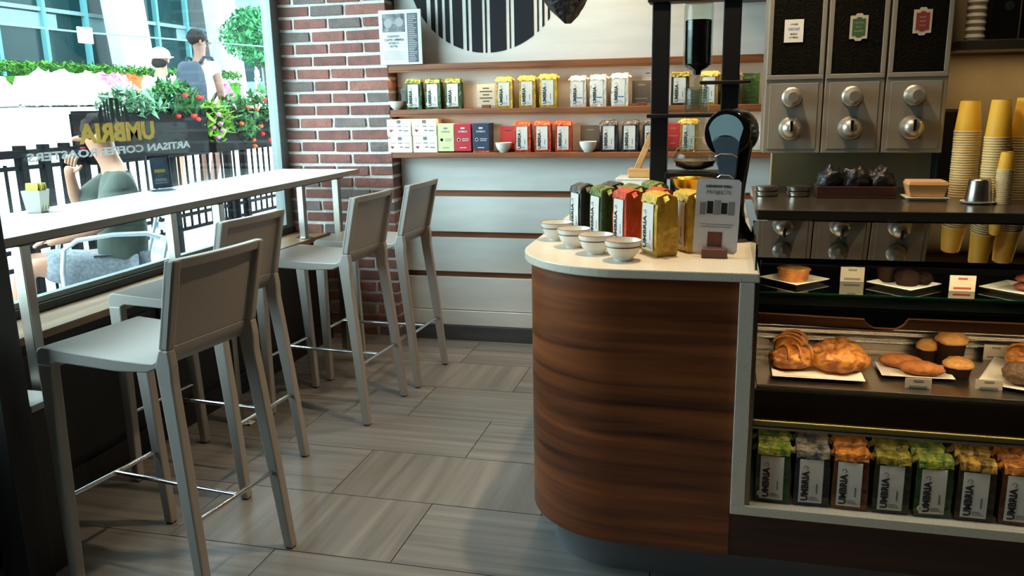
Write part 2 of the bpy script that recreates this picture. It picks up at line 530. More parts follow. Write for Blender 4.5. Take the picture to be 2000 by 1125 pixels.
# ---- bar stools
def make_stool(label):
    t = thing('bar_stool', label, 'bar stool', (0, 0, 0), 0, 'grey bar stools along the window bar')
    def lg_(fx, tx, s):
        def q(cx, cy, z, a, b):
            return [(cx - a, cy - b, z), (cx + a, cy - b, z), (cx + a, cy + b, z), (cx - a, cy + b, z)]
        rg = [q(fx, s * .206, .004, .017, .017), q(fx + (tx - fx) * .5, s * .194, .38, .022, .018), q(tx, s * .181, .737, .029, .0175)]
        if tx > 0:
            rg[2] = q(tx, s * .182, .722, .027, .0165); rg += [q(tx - .002, s * .182, .777, .030, .0160), q(.190, s * .182, .824, .0178, .0150)]
        m = MB().loft(rg)
        o = m.build('leg', 'stool_grey', t, bevel=.006)
        MB().box(fx - .012, fx + .012, s * .206 - .012, s * .206 + .012, 0, .0045).build('glide', 'black_matte', o)
    for s in (-1, 1):
        lg_(-.266, -.288, s); lg_(.262, .186, s)
    # seat: swept profile with rounded front lip and a fillet rising into the back
    up_ = [(-.318, .722), (-.318, .757)]
    for i in range(1, 7):
        a = math.pi / 2 * i / 6
        up_.append((-.288 - .030 * math.cos(a), .760 + .030 * math.sin(a)))
    up_ += [(-.15, .784), (0, .779), (.10, .779)]
    for i in range(1, 7):
        a = math.pi / 2 * i / 6
        up_.append((.129 + .045 * math.sin(a), .824 - .045 * math.cos(a)))
    dn = [(.190, .825), (.187, .807), (.176, .784), (.156, .764), (.12, .749), (0, .741), (-.24, .746), (-.258, .737), (-.262, .722)]
    prof = up_ + dn
    rings = []
    for y in (-.197, -.1, 0, .1, .197):
        rings.append([(x, y, z - (.004 if abs(y) < .15 and -.25 < x < .05 and z > .772 else 0)) for x, z in prof])
    MB().loft(rings).build('seat', 'stool_grey', t, smooth=35, bevel=.004)
    # back: curved shell, thicker side rails and top lip, recessed from behind
    def back(z0, z1, y0, y1, t0, t1, ny=8, cave=True):
        rr = []
        for i in range(ny + 1):
            y = y0 + (y1 - y0) * i / ny
            c = .016 * (1 - (y / .197) ** 2)
            pr = []
            for j in range(7):
                z = z0 + (z1 - z0) * j / 6; k = (z - .80) / .287
                pr.append((.169 + .063 * k + c * (k if k > 0 else 0) - t0, z))
            for j in range(6, -1, -1):
                z = z0 + (z1 - z0) * j / 6; k = (z - .80) / .287
                pr.append((.169 + .063 * k + c * (k if k > 0 else 0) + t1, z))
            rr.append([(x, y, z) for x, z in pr])
        return MB().loft(rr)
    bk = back(.824, 1.087, -.197, .197, 0, .014).build('backrest', 'stool_grey', t, smooth=35, bevel=.003)
    for s in (-1, 1):
        a, b = sorted((s * .197, s * .168))
        back(.822, 1.087, a, b, 0, .034, 2).build('side_rail', 'stool_grey', bk, smooth=35, bevel=.006)
    back(1.058, 1.0875, -.172, .172, 0, .030, 6).build('top_rail', 'stool_grey', bk, smooth=35, bevel=.006)
    # foot rests
    fz = .29
    MB().tube([(-.276, -.19, fz), (-.276, .19, fz)], .008, 10).build('foot_rest', 'chrome', t, smooth=40)
    MB().tube([(.232, -.19, fz), (.232, .19, fz)], .008, 10).build('foot_rest', 'chrome', t, smooth=40)
    MB().tube([(-.276, 0, fz), (.232, 0, fz)], .008, 10).build('stretcher', 'chrome', t, smooth=40)
    return t
s1 = make_stool('grey bar stool nearest the camera, its front legs by the black column')
s1.location = (-1.69, 2.165, 0); s1.rotation_euler.z = R(-7)
copy_tree(s1, (-2.0, 2.86, 0), R(-5), 'second bar stool from the camera, partly hidden behind the nearest one')
copy_tree(s1, (-1.845, 3.655, 0), R(-4), 'third bar stool from the camera, whole seat visible before the brick pier')
copy_tree(s1, (-1.80, 4.20, 0), R(-2), 'farthest bar stool, standing before the white board wall')

# ---- ceiling downlights (real fittings, above the frame)
for i, (x, y, e, tgt) in enumerate(((-.20, 2.80, 150, (0, 0)), (.55, 2.45, 30, (0, 0)), (.62, 3.1, 22, (0, 0)), (-.85, 3.2, 13, (0, 0)), (-.75, 1.7, 7, (0, 0)), (.3, 1.0, 4, (0, 0)), (-.7, 4.40, 85, (0, 0)))):
    t = thing('downlight', ['recessed ceiling downlight above the rounded counter end', 'recessed ceiling downlight above the pastry case', 'recessed ceiling downlight above the work counter',
              'recessed ceiling downlight above the aisle', 'recessed ceiling downlight above the nearest stool', 'recessed ceiling downlight behind the camera', 'recessed ceiling downlight before the wall shelves'][i],
              'ceiling light', (x, y, 3.0), 0, 'recessed downlights')
    MB().lathe([(.075, -.012), (.078, -.004), (.078, -.0005), (.055, -.0005), (.055, -.012)], 24).build('trim_ring', 'steel', t, smooth=40)
    MB().lathe([(.054, -.010), (.054, -.004)], 24).build('lens', 'lamp_face', t)
    lamp('downlight_beam', 'SPOT', (x, y, 2.975), e, (1, .74, .45), (0, 0, 0), spot_size=R(95), spot_blend=.6, shadow_soft_size=.05)
# ================================================================== SERVICE COUNTER
def arc(cx, cy, r, a0, a1, n=18):
    return [(cx + r * math.cos(R(a0 + (a1 - a0) * i / n)), cy + r * math.sin(R(a0 + (a1 - a0) * i / n))) for i in range(n + 1)]
ctr = thing('service_counter', 'walnut counter with rounded end and white stone top', 'counter', (-.25, 3.2, 0))
def outline(ins, xr, yb):
    x0, y0, r = -.38 + ins, -.85 + ins, .35 - ins
    pts = [(xr, y0)] + list(reversed(arc(-.03, -.5, r, 180, 270)))
    return pts + [(x0, yb), (xr, yb)]
MB().prism(outline(0, .365, 1.25), .992, 1.02).build('countertop', 'quartz', ctr, bevel=.004)
MB().prism(outline(.022, .3115, 1.24), .135, .9915).build('curved_panel', 'walnut', ctr, smooth=30)
MB().prism(outline(.095, .31, 1.2), 0, .1345).build('toe_kick', 'toe_grey', ctr, smooth=30)
MB().box(.3105, 1.95, -.755, -.45, 0, .1345).build('toe_kick', 'toe_grey', ctr)
MB().box(.312, .353, -.85, -.80, .3132, .9915).build('frame_jamb', 'quartz', ctr, bevel=.002)
MB().box(.312, 1.95, -.85, -.35, .283, .313).build('frame_sill', 'quartz', ctr, bevel=.002)
MB().box(.312, 1.95, -.826, -.36, .135, .282).build('front_panel', 'walnut_dark', ctr)

# ---- pastry case: origin at its lower left front corner on the stone sill
case = thing('pastry_case', 'glass fronted pastry case with steel trays and sloping dark glass top', 'display case', (.104, 2.36, .313))
W_ = 1.55
B = lambda *a: MB().box(*a)
B(0, .012, .0, .70, 0, .70).build('side_panel', 'steel_dark', case, bevel=.001)
B(0.012, W_, .40, .42, 0, .243).build('niche_back', 'steel', case)
B(0.012, W_, .0, .42, .244, .250).build('niche_top', 'steel', case)
B(.012, W_, .005, .025, .250, .268).build('bottom_rail', 'rail_gold', case, bevel=.004)
# sloping lower glass between the rail and the tray edge
MB().prism([(.012, .2685), (.035, .357), (.039, .356), (.016, .2685)], .012, W_, 'x').build('lower_glass', 'case_glass', case)
B(.012, W_, .05, .485, .345, .352).build('lower_floor', 'steel_dark', case)
B(.012, W_, .05, .055, .250, .345).build('kick_panel', 'walnut_dark', case)
B(.02, W_, .055, .478, .353, .361).build('tray', 'steel', case, bevel=.002)
B(.012, W_, .478, .484, .353, .64).build('back_panel', 'steel_dark', case)
for z, m in ((.386, 'chrome'), (.409, 'chrome'), (.430, 'steel')):
    B(.02, W_, .462, .4775, z, z + .008).build('back_rail', m, case, bevel=.003)
# wooden lip with finger notch
pts = [(.0, .552), (W_, .552), (W_, .583), (.41, .583)]
pts += [(.352 + .055 * math.cos(R(a)), .583 + .034 * math.sin(R(a))) for a in range(-10, -171, -16)]
pts += [(.0, .583)]
MB().prism([(x + .012 if x == 0 else x, z) for x, z in pts], .03, .045, 'y').build('wooden_lip', 'walnut', case, bevel=.001)
B(.012, W_, .05, .4775, .600, .606).build('upper_floor', 'black_matte', case)
B(.012, W_, .0465, .0505, .552, .600).build('upper_kick', 'black_matte', case)
B(.014, W_, .035, .46, .640, .646).build('glass_shelf', 'shelf_glass', case)
B(.014, W_, .0335, .035, .640, .646).build('shelf_edge', 'edge_green', case)
B(.012, W_, .005, .02, .731, .743).build('front_rail', 'black_gloss', case, bevel=.002)
B(.012, W_, .003, .0049, .7315, .7345).build('rail_highlight', 'steel', case)
B(.012, W_, .008, .012, .60, .7305).build('front_glass', 'case_glass', case)
SL = math.tan(R(8.5))
MB().prism([(.005, .744), (.368, .741 + .363 * SL), (.368, .747 + .363 * SL), (.005, .750)], .0, W_, 'x').build('top_glass', 'top_glass', case)
MB().prism([(.369, .645), (.369, .797), (.480, .780), (.480, .645)], .012, W_, 'x').build('top_back', 'black_matte', case)
B(-.002, .004, .03, .40, .705, .78).build('end_glass', 'green_edge', case, bevel=.001)
for x in (.35, 1.0):
    lamp('case_light', 'AREA', (.104 + x, 2.36 + .07, .313 + .566), 1.7, (1, .78, .48), (R(30), 0, 0), shape='RECTANGLE', size=.62, size_y=.015)
    lamp('case_top_light', 'AREA', (.104 + x, 2.36 + .04, .313 + .727), 1.5, (1, .80, .55), (R(25), 0, 0), shape='RECTANGLE', size=.62, size_y=.012)
B(.03, W_, .054, .064, .556, .564).build('light_strip', 'led_warm', case)
lamp('niche_fill', 'AREA', (.80, 2.375, .555), .7, (1, .80, .5), (R(20), 0, 0), shape='RECTANGLE', size=1.3, size_y=.012)  # added fill lamp, brightens the niche and its bag tops

# ---- work counter with stainless top behind the case
wk = thing('work_counter', 'stainless steel work counter behind the pastry case', 'counter', (.12, 2.845, 0))
B(0, 1.95, 0, .773, 1.100, 1.134).build('steel_top', 'steel_dark', wk, bevel=.003)
B(0.25, 1.95, .03, .77, .0, 1.0995).build('body', 'black_matte', wk)
for x in (.40, .80, 1.2):
    B(x, x + .03, -.004, -.0005, 1.101, 1.106).build('clip', 'chrome', wk)

mat('card_cream', 'c99a64', .7)
# ---- bulk bean silos
def silo(i, x, label):
    t = thing('bean_silo', label, 'bean dispenser', (x, 3.3, 1.29), 0, 'steel bean silos over the work counter')
    w_ = .206
    B(.001, w_ - .001, 0, .26, 0, .93).build('body', 'silo_metal', t, bevel=.003)
    B(.018, w_ - .018, -.003, 0, .015, .255).build('front_panel', 'silo_metal', t, bevel=.002)
    for xx in (.004, w_ - .020):
        B(xx, xx + .016, -.006, -.0002, .285, .925).build('window_frame', 'silo_metal', t, bevel=.002)
    B(.004, w_ - .004, -.006, -.0002, .268, .285).build('window_frame', 'silo_metal', t, bevel=.002)
    B(.020, w_ - .020, -.002, -.0002, .286, .92).build('bean_window', 'beans', t)
    B(.020, w_ - .020, -.0045, -.0025, .286, .92).build('window_glass', 'clear_glass', t)
    M_ = Matrix.Rotation(R(90), 4, 'X')
    def knob(z, prof, name, r=.0):
        m = MB().lathe(prof, 28)
        m.v = [tuple(M_ @ Vector(v)) for v in m.v]
        return m.build(name, 'steel_satin', t, (w_ / 2 - .006, -.003, z), smooth=40)
    k1 = knob(.205, [(.036, 0), (.036, .004), (.030, .008), (.029, .03), (.031, .036), (.027, .045), (.020, .062), (.018, .066)], 'portion_knob')
    k2 = knob(.092, [(.042, 0), (.042, .004), (.034, .008), (.036, .02), (.034, .034), (.026, .046), (.013, .053), (.008, .054)], 'dispenser_knob')
    MB().box(-.006, .006, -.062, -.045, -.012, .03).build('lever', 'chrome', k2, bevel=.003)
    zc = .445
    if i == 0:
        lb = B(.058, .124, -.0065, -.0055, zc - .045, zc + .035).build('label_card', 'paper', t)
        for z, s, m, sz in ((zc + .018, 'HOUSE', 'ink', .008), (zc + .001, 'DECAF', 'ink_blue', .013), (zc - .016, 'BLEND', 'ink', .008), (zc - .028, 'UMBRIA', 'ink', .009)):
            put('lettering', text_mesh(s, sz, m, FACE), lb, (.091, -.0068, z))
    else:
        def crest(k):
            a, b = .030 * k, .040 * k
            return [(-a, -b), (-a * .45, -b), (-a * .3, -b * 1.18), (a * .3, -b * 1.18), (a * .45, -b), (a, -b), (a, b), (a * .45, b), (a * .3, b * 1.18), (-a * .3, b * 1.18), (-a * .45, b), (-a, b)]
        dz = .0 if i == 1 else .012
        lb = MB().prism(crest(1), -.0006, .0006, 'y').build('label_crest', 'card_beige', t, (w_ / 2, -.006, zc + dz))
        MB().prism(crest(.72), -.0006, .0006, 'y').build('crest_field', 'crest_green' if i == 1 else 'crest_red', lb, (0, -.0012, 0))
        for z in (.014, 0, -.014):
            put('lettering', text_mesh(['ORGANIC', 'ARCO', 'ETRUSCO'][int(round((z + .014) / .014))] if i == 1 else ['GUSTO', 'CREMA', 'BLEND'][int(round((z + .014) / .014))], .007, 'card_beige', FACE), lb, (0, -.0022, z))
mat('crest_green', '2f5a34', .6); mat('crest_red', '7c2f2a', .6)
silo(0, .146, 'leftmost bean silo with a white label card')
silo(1, .354, 'middle bean silo with a green crest label')
silo(2, .562, 'rightmost bean silo with a dark red crest label')

# ---- shelf at the upper right with its goods
B2 = thing('upper_shelf', 'steel wall shelf above the paper cups', 'shelf', (.80, 3.32, 1.645))
B(0, 1.3, 0, .30, 0, .035).build('board', 'steel_dark', B2, bevel=.003)
lamp('partition_fill', 'AREA', (1.25, 3.45, 1.640), 1.3, (1, .74, .42), (0, 0, 0), shape='RECTANGLE', size=.85, size_y=.02)  # added lamp without a fitting, brightens the partition behind the cups
cs = MB().lathe([(.030 + (.004 if j % 2 else 0), .012 * j) for j in range(16)], 24)
tag(cs.build('cup_stack', 'plate', None, (.862, 3.40, 1.68), smooth=30), 'stack of small cream cups on the upper right shelf', 'cup stack')
def bottle(x, y, r, h, m, label, cat='bottle', cap='black_gloss'):
    t = thing(cat.replace(' ', '_'), label, cat, (x, y, 1.68))
    MB().lathe([(r * .96, 0), (r, .006), (r, h * .62), (r * .8, h * .7), (r * .36, h * .78), (r * .33, h * .93)], 24).build('body', m, t, smooth=40)
    MB().lathe([(r * .4, h * .93), (r * .4, h), (r * .3, h * 1.01)], 20).build('cap', cap, t, smooth=40)
    return t
tb = thing('carton', 'dark carton with a pale round seal on the upper right shelf', 'box', (.95, 3.42, 1.68))
B(-.045, .045, -.04, .04, 0, .21).build('body', 'black_metal', tb, bevel=.002)
mm = MB().lathe([(.016, 0), (.016, .0008)], 20); mm.v = [(x, -z, y) for x, y, z in mm.v]
mm.build('seal', 'steel', tb, (.01, -.0405, .115))
bottle(1.045, 3.43, .032, .27, 'black_gloss', 'dark glossy syrup bottle beside the dark carton', 'bottle', 'brass')
bottle(1.13, 3.42, .034, .28, 'steel', 'steel shaker bottle at the far right of the upper shelf', 'bottle', 'chrome')

# ---- stacks of upside-down paper cups
def cup_mesh(r, h, name):
    return MB().lathe([(r * .70, h), (r * .68, h - .002), (r * .72, h - .004), (r * .965, .006), (r, .005), (r * 1.02, .002), (r, 0), (r * .94, 0), (r * .90, .01)], 24)
def cup_proto(label, r, h, group, m1='cup_yellow'):
    t = thing('paper_cup', label, 'paper cup', (0, 0, 0), 0, group)
    MB().lathe([(r * .72, h), (r * .69, h - .001), (r * .735, h - .003), (r * .97, .004)], 24, caps=True).build('cup_wall', m1, t, smooth=40)
    MB().lathe([(r * .955, .0045), (r * 1.0, .0055), (r * 1.02, .0028), (r, 0), (r * .95, .0005)], 24, caps=False).build('rim', 'cup_rim', t, smooth=40)
    return t
for label, x, y, r, h, pitch, n, g, m1 in (
        ('upside-down yellow paper cup in the tall stack nearest the silos', .800, 3.12, .044, .11, .0088, 27, 'cups of the stack nearest the silos', 'cup_yellow'),
        ('upside-down yellow paper cup in the middle tall stack', .868, 3.03, .042, .13, .0088, 25, 'cups of the middle tall stack', 'cup_yellow'),
        ('upside-down yellow paper cup in the rightmost tall stack', .952, 3.06, .044, .135, .0088, 25, 'cups of the rightmost tall stack', 'cup_yellow'),
        ('small yellow cup in the short slim stack before the tall ones', .868, 2.92, .026, .062, .0065, 18, 'cups of the short slim stack', 'cup_yellow')):
    p0 = cup_proto(label, r, h, g, m1)
    x *= 1.055; y *= 1.055
    p0.location = (x, y, 1.1345)
    for i in range(1, n):
        copy_tree(p0, (x + rnd.uniform(-.0006, .0006), y, 1.1345 + pitch * i))
sh = thing('shaker_cup', 'upturned steel tumbler on a small white saucer before the cups', 'cup', (.845, 3.09, 1.1345))
MB().lathe([(.03, 0), (.052, .004), (.055, .008), (.05, .008), (.028, .004)], 28).build('saucer', 'ceramic', sh, smooth=40)
MB().lathe([(.041, .0085), (.041, .012), (.034, .076), (.031, .082), (.029, .083)], 28).build('tumbler', 'steel', sh, smooth=40)
# folded cream card box on a white tray
fb = thing('napkin_box', 'open cream paper box on a white tray on the work counter', 'box', (.700, 3.19, 1.1345))
MB().loft([[(-.055, -.04, .012), (.055, -.04, .012), (.055, .04, .012), (-.055, .04, .012)], [(-.066, -.05, .055), (.066, -.05, .055), (.066, .05, .055), (-.066, .05, .055)], [(-.060, -.045, .068), (.060, -.045, .068), (.06, .045, .068), (-.06, .045, .068)]]).build('box_body', 'card_cream', fb, bevel=.003)
MB().loft([[(-.06, -.05, 0), (.06, -.05, 0), (.06, .05, 0), (-.06, .05, 0)], [(-.072, -.06, .0115), (.072, -.06, .0115), (.072, .06, .0115), (-.072, .06, .0115)]]).build('tray', 'plate', fb, bevel=.002)
# wooden tea caddy with dark packets
tc_ = thing('tea_caddy', 'low wooden caddy of dark packets on the work counter', 'caddy', (.475, 3.25, 1.1345))
B(-.135, .135, -.05, .05, 0, .008).box(-.135, .135, -.05, -.042, .008, .042).box(-.135, .135, .042, .05, .008, .042).box(-.135, -.127, -.042, .042, .008, .042).box(.127, .135, -.042, .042, .008, .042).build('tray', 'walnut_dark', tc_, bevel=.002)
for i in range(3):
    MB().blob((-.085 + .085 * i, 0, .058), .044, .036, .050, .5, 2.2, i).build('packet', 'foil_black', tc_, smooth=True)
for i, x in enumerate((.160, .268)):
    t = thing('steel_tin', ['stack of shallow steel tins at the left end of the work counter', 'stack of shallow steel tins beside the wooden caddy'][i], 'tin', (x * 1.055, 3.26, 1.1345))
    for j in range(2):
        MB().lathe([(.036, .0 + .019 * j), (.040, .003 + .019 * j), (.040, .012 + .019 * j), (.044, .0135 + .019 * j), (.044, .0165 + .019 * j), (.040, .018 + .019 * j)], 28).build('tin', 'steel', t, smooth=35)
tag(MB().box(.80, .87, 3.50, 3.60, 1.1345, 1.44).build('grinder_column', 'black_metal', bevel=.01), 'black machine standing between the silos and the cup stacks', 'machine')
# ================================================================== COFFEE BAGS
BAGS = {}
def make_bag(kind, style, label, seed=0):
    """one coffee bag: foil body, folded top, paper label with upright lettering; origin at the base centre"""
    w_, d_, h_ = .098, .066, .182
    rr = random.Random(seed * 17 + 3)
    t = thing('coffee_bag', label, 'coffee bag')
    def ring(z, a, b, cy=0., jit=.0014):
        pts = []
        for sx, sy in ((-1, -1), (1, -1), (1, 1), (-1, 1)):
            pass
        for k in range(6): pts.append((-a + 2 * a * k / 6, -b))
        for k in range(4): pts.append((a - (.006 if k == 2 else 0), -b + 2 * b * k / 4))
        for k in range(6): pts.append((a - 2 * a * k / 6, b))
        for k in range(4): pts.append((-a + (.006 if k == 2 else 0), b - 2 * b * k / 4))
        return [(x + rr.uniform(-jit, jit), y + cy + rr.uniform(-jit, jit), z) for x, y in pts]
    A, Bd = w_ / 2, d_ / 2
    zs = [(0, .95, .93, 0), (.006, .99, .98, 0), (.03, 1, 1.03, 0), (.06, 1, 1.05, 0), (.09, .995, 1.05, 0), (.12, .985, 1.02, 0), (.150, .97, .99, 0), (.161, .955, .95, 0), (.169, .93, .80, .002), (.174, .90, .5, .004), (.176, .89, .2, .004)]
    MB().loft([ring(z, A * a, Bd * b, c) for z, a, b, c in zs]).build('body', 'foil_' + kind, t, smooth=50)
    # rolled top, folded forward over the roof, crumpled
    fr = []
    for i in range(9):
        x = -A * .93 + 2 * A * .93 * i / 8
        e = rr.uniform(-.002, .002); g = rr.uniform(-.003, .003)
        fr.append([(x, .010 + e, .172), (x, -.024 + e, .170 + g * .5), (x, -.0345 + e, .153 + g), (x, -.0375 + e, .1535 + g), (x, -.032 + e, .174 + g), (x, -.006 + e, .183 + g), (x, .012 + e, .180 + g)])
    fo = MB().loft(fr).build('folded_top', 'lit_fold_' + kind, t, smooth=45)
    for s in (-1, 1):
        MB().loft([[(s * A * .9, .0, .172), (s * A * .9, -.016, .166), (s * A * .9, -.016, .172), (s * A * .9, 0, .178)], [(s * (A + .012), -.002, .160 + rr.uniform(-.006, .006)), (s * (A + .012), -.014, .155), (s * (A + .012), -.014, .159), (s * (A + .012), -.002, .166)]]).build('tie_end', 'lit_fold_' + kind, fo, smooth=45)
    # label follows the bulged face
    yf = lambda z: -Bd * (1.0 + .05 * math.sin(min(max(z / .15, 0), 1) * math.pi)) - .0022
    lx0, lx1 = (-.036, .030)
    lab = MB()
    N = 8
    f_ = [[(x, yf(z) - .0006, z) for x in (lx0, lx1)] for z in [.014 + .136 * j / N for j in range(N + 1)]]
    b_ = [[(x, yf(z) + .0006, z) for x in (lx0, lx1)] for z in [.014 + .136 * j / N for j in range(N + 1)]]
    lab.loft([[f_[j][0], f_[j][1], b_[j][1], b_[j][0]] for j in range(N + 1)])
    lo = lab.build('label', 'label_white', t)
    put('lettering', text_mesh('UMBRIA', .0262, 'ink', FACE_UP, .0011), lo, (-.0185, -Bd * 1.05 - .0034, .066))
    m = MB()
    for k in range(7):        # small curled mark above the name
        a = R(-60 + 40 * k)
        m.box(-.0185 + .0055 * math.cos(a) - .0012, -.0185 + .0055 * math.cos(a) + .0012, -Bd * 1.05 - .0036, -Bd * 1.05 - .0032, .124 + .0055 * math.sin(a) - .0012, .124 + .0055 * math.sin(a) + .0012)
    m.build('logo_mark', 'ink', lo)
    m = MB()
    if style == 'blue':
        m.box(-.008, .026, -Bd * 1.05 - .0034, -Bd * 1.05 - .003, .050, .056).build('blend_bar', 'ink_blue', lo)
        m = MB()
    else:
        m.box(.012, .0155, -Bd * 1.05 - .0034, -Bd * 1.05 - .003, .045, .075)
    for k in range(3):
        m.box(-.006, .024 - .006 * k, -Bd * 1.05 - .0034, -Bd * 1.05 - .003, .022 + .005 * k, .0236 + .005 * k)
    m.build('fine_print', 'ink_grey', lo)
    if style == 'organic':
        mm = MB().lathe([(.009, 0), (.009, .001)], 20); mm.v = [(x, -z, y) for x, y, z in mm.v]
        mm.build('seal', 'label_white', lo, (-.034, -Bd * 1.05 - .0032, .030))
        put('lettering', text_mesh('C', .010, 'ink', FACE), lo, (-.034, -Bd * 1.05 - .0046, .030))
    return t
def bag(kind, style, loc, rz, label, group, s=1.):
    k = (kind, style, loc[0] > .1)
    if k not in BAGS:
        BAGS[k] = [make_bag(kind, style, label, len(BAGS)), 0]
    src, n = BAGS[k]
    BAGS[k][1] += 1
    if n == 0:
        o = src; o.location = loc; o.rotation_euler = (0, 0, rz)
        o['group'] = group
    else:
        o = copy_tree(src, loc, rz, label, None, group)
    o.scale = (s, s, s)
    return o

# shelf rows
ORD = ('leftmost', 'middle', 'rightmost')
g1, g2 = 'coffee bags on the middle shelf', 'coffee bags on the lowest shelf'
for i, x in enumerate((-1.812, -1.69, -1.565)):
    bag('green', 'organic', (x, 4.835 + .004 * i, 1.460), R((6, 2, 4)[i]), ORD[i] + ' of the three green coffee bags on the middle shelf', g1, .98)
for i, x in enumerate((-1.248, -1.112, -.987)):
    bag('yellow', 'plain', (x, 4.835, 1.460), R((3, 5, 2)[i]), ORD[i] + ' of the three yellow coffee bags on the middle shelf', g1, (.98, 1.0, 1.04)[i])
for i, x in enumerate((-.812, -.696, -.572)):
    bag('white', 'blue', (x, 4.835, 1.460), R((2, -2, -3)[i]), ORD[i] + ' of the three white coffee bags with blue bars', g1, (.95, .97, 1.0)[i])
bag('olive', 'plain', (-.240, 4.835, 1.460), R(2), 'olive and gold coffee bag behind the glass coil of the tower', g1)
bag('gold', 'plain', (-.08, 4.835, 1.460), R(-4), 'gold coffee bag behind the right post of the tower', g1)
bag('olive', 'plain', (.03, 4.835, 1.460), R(6), 'olive coffee bag right of the tower post on the middle shelf', g1)
for i, x in enumerate((-1.143, -1.022, -.900)):
    bag('red', 'plain', (x, 4.835, 1.2045), R((3, 2, 5)[i]), ORD[i] + ' of the three red coffee bags on the lowest shelf', g2, .99)
for i, x in enumerate((-.632, -.512, -.395)):
    bag('black', 'plain', (x, 4.835, 1.2045), R((2, 0, 3)[i]), ORD[i] + ' of the three black coffee bags on the lowest shelf', g2, .98)
bag('gold', 'plain', (-.185, 4.835, 1.2045), R(4), 'gold coffee bag on the lowest shelf behind the tower', g2)

# boxes of tea
def tea_box(x, z, label):
    t = thing('tea_box', label, 'box', (x, 4.842, z), 0, 'white tea boxes on the lowest shelf')
    B(-.077, .077, -.055, .055, 0, .099).build('carton', 'paper_warm', t, bevel=.002)
    b = B(-.012, .012, -.0562, -.0554, .075, .094).build('top_mark', 'ink_grey', t)
    for x0, x1, z0, z1 in ((-.062, -.03, .056, .058), (-.01, .015, .055, .060), (.03, .062, .056, .058), (.0, .02, .03, .036), (.03, .06, .028, .034)):
        B(x0, x1, -.0562, -.0554, z0, z1).build('print_line', 'ink_grey', t)
    m = MB().prism([(-.05, .022), (-.038, .034), (-.043, .040), (-.050, .036), (-.057, .040), (-.062, .034)], -.0562, -.0554, 'y').build('heart_mark', 'ink_red', t)
mat('paper_warm', 'ece4d4', .6)
tea_box(-1.905, 1.2045, 'lower left white tea box of the stack of four')
tea_box(-1.742, 1.2045, 'lower right white tea box of the stack of four')
tea_box(-1.908, 1.304, 'upper left white tea box of the stack of four')
tea_box(-1.745, 1.304, 'upper right white tea box of the stack of four')
mat('tin_cream', 'd9d8a4', .5); mat('tin_red', 'b8152a', .45); mat('tin_navy', '1f2d4a', .45)
for x, m, label, z0 in ((-1.612, 'tin_cream', 'pale yellow coffee carton beside the tea boxes', .006), (-1.505, 'tin_red', 'bright red coffee carton between pale yellow and navy ones', .006), (-1.393, 'tin_navy', 'navy blue coffee carton standing on an orange base', .012)):
    t = thing('coffee_carton', label, 'box', (x, 4.842, 1.2045), 0, 'coloured cartons on the lowest shelf')
    B(-.052, .052, -.05, .05, z0, .170).build('carton', m, t, bevel=.003)
    B(-.05, .05, -.049, .049, 0, z0).build('base', 'foil_red' if m == 'tin_navy' else 'black_matte', t)
    ik = 'ink_grey' if m == 'tin_cream' else 'paper'
    put('lettering', text_mesh('UMBRIA', .016, ik, FACE), t, (0, -.0504, .122))
    B(-.012, .012, -.0508, -.0502, .138, .147).build('logo_mark', ik, t)
    mm = MB().lathe([(.010, 0), (.010, .0006), (.007, .0006), (.007, 0)], 20); mm.v = [(a, -c, b) for a, b, c in mm.v]
    mm.build('seal', ik, t, (-.026, -.0501, .075))
    B(-.005, .038, -.0508, -.0502, .078, .081).box(-.005, .034, -.0508, -.0502, .068, .071).box(-.02, .02, -.0508, -.0502, .026, .030).build('fine_print', ik, t)

# cups and bowls
def bowl(loc, r, h, label, coffee=False, band=True, rz=0, cat='cup', group=None):
    t = thing('coffee_bowl', label, cat, loc, rz, group)
    MB().lathe([(r * .46, 0), (r * .48, .004), (r * .52, .005), (r * .78, h * .35), (r * .94, h * .72), (r, h), (r * .965, h * 1.005), (r * .91, h * .74), (r * .74, h * .38), (r * .4, h * .16)], 32).build('bowl', 'ceramic', t, smooth=50)
    if band:
        MB().lathe([(r * .945, h * .69), (r * .962, h * .745), (r * .958, h * .745), (r * .93, h * .69)], 32, caps=False).build('brown_band', 'ceramic_brown', t, smooth=True)
        MB().lathe([(r * .992, h * .975), (r * 1.006, h * 1.0), (r * .985, h * 1.012), (r * .96, h * 1.0)], 32, caps=False).build('brown_rim', 'ceramic_brown', t, smooth=True)
    if coffee:
        MB().lathe([(.001, h * .80), (r * .90, h * .80)], 32, caps=False).build('inside_glaze', 'crema', t)
    return t
bowl((-1.925, 4.815, 1.4605), .048, .050, 'white bowl at the left end of the middle shelf', band=False)
bowl((-1.258, 4.808, 1.2045), .050, .056, 'white bowl before the red card on the lowest shelf', band=False)
bowl((-.752, 4.805, 1.2045), .052, .060, 'white bowl before the dark card on the lowest shelf', band=False)
BG = 'white bowls on the rounded counter end'
for i, (x, y) in enumerate(((-.555, 2.835), (-.470, 2.700), (-.380, 2.588), (-.282, 2.490))):
    bowl((x, y, 1.0205), .057, .062, ('white bowl farthest left on the counter, behind the others', 'second white bowl from the left on the counter', 'third white bowl from the left on the counter', 'nearest white bowl on the counter, beside the yellow bag')[i], False, True, .3 * i, 'bowl', BG)

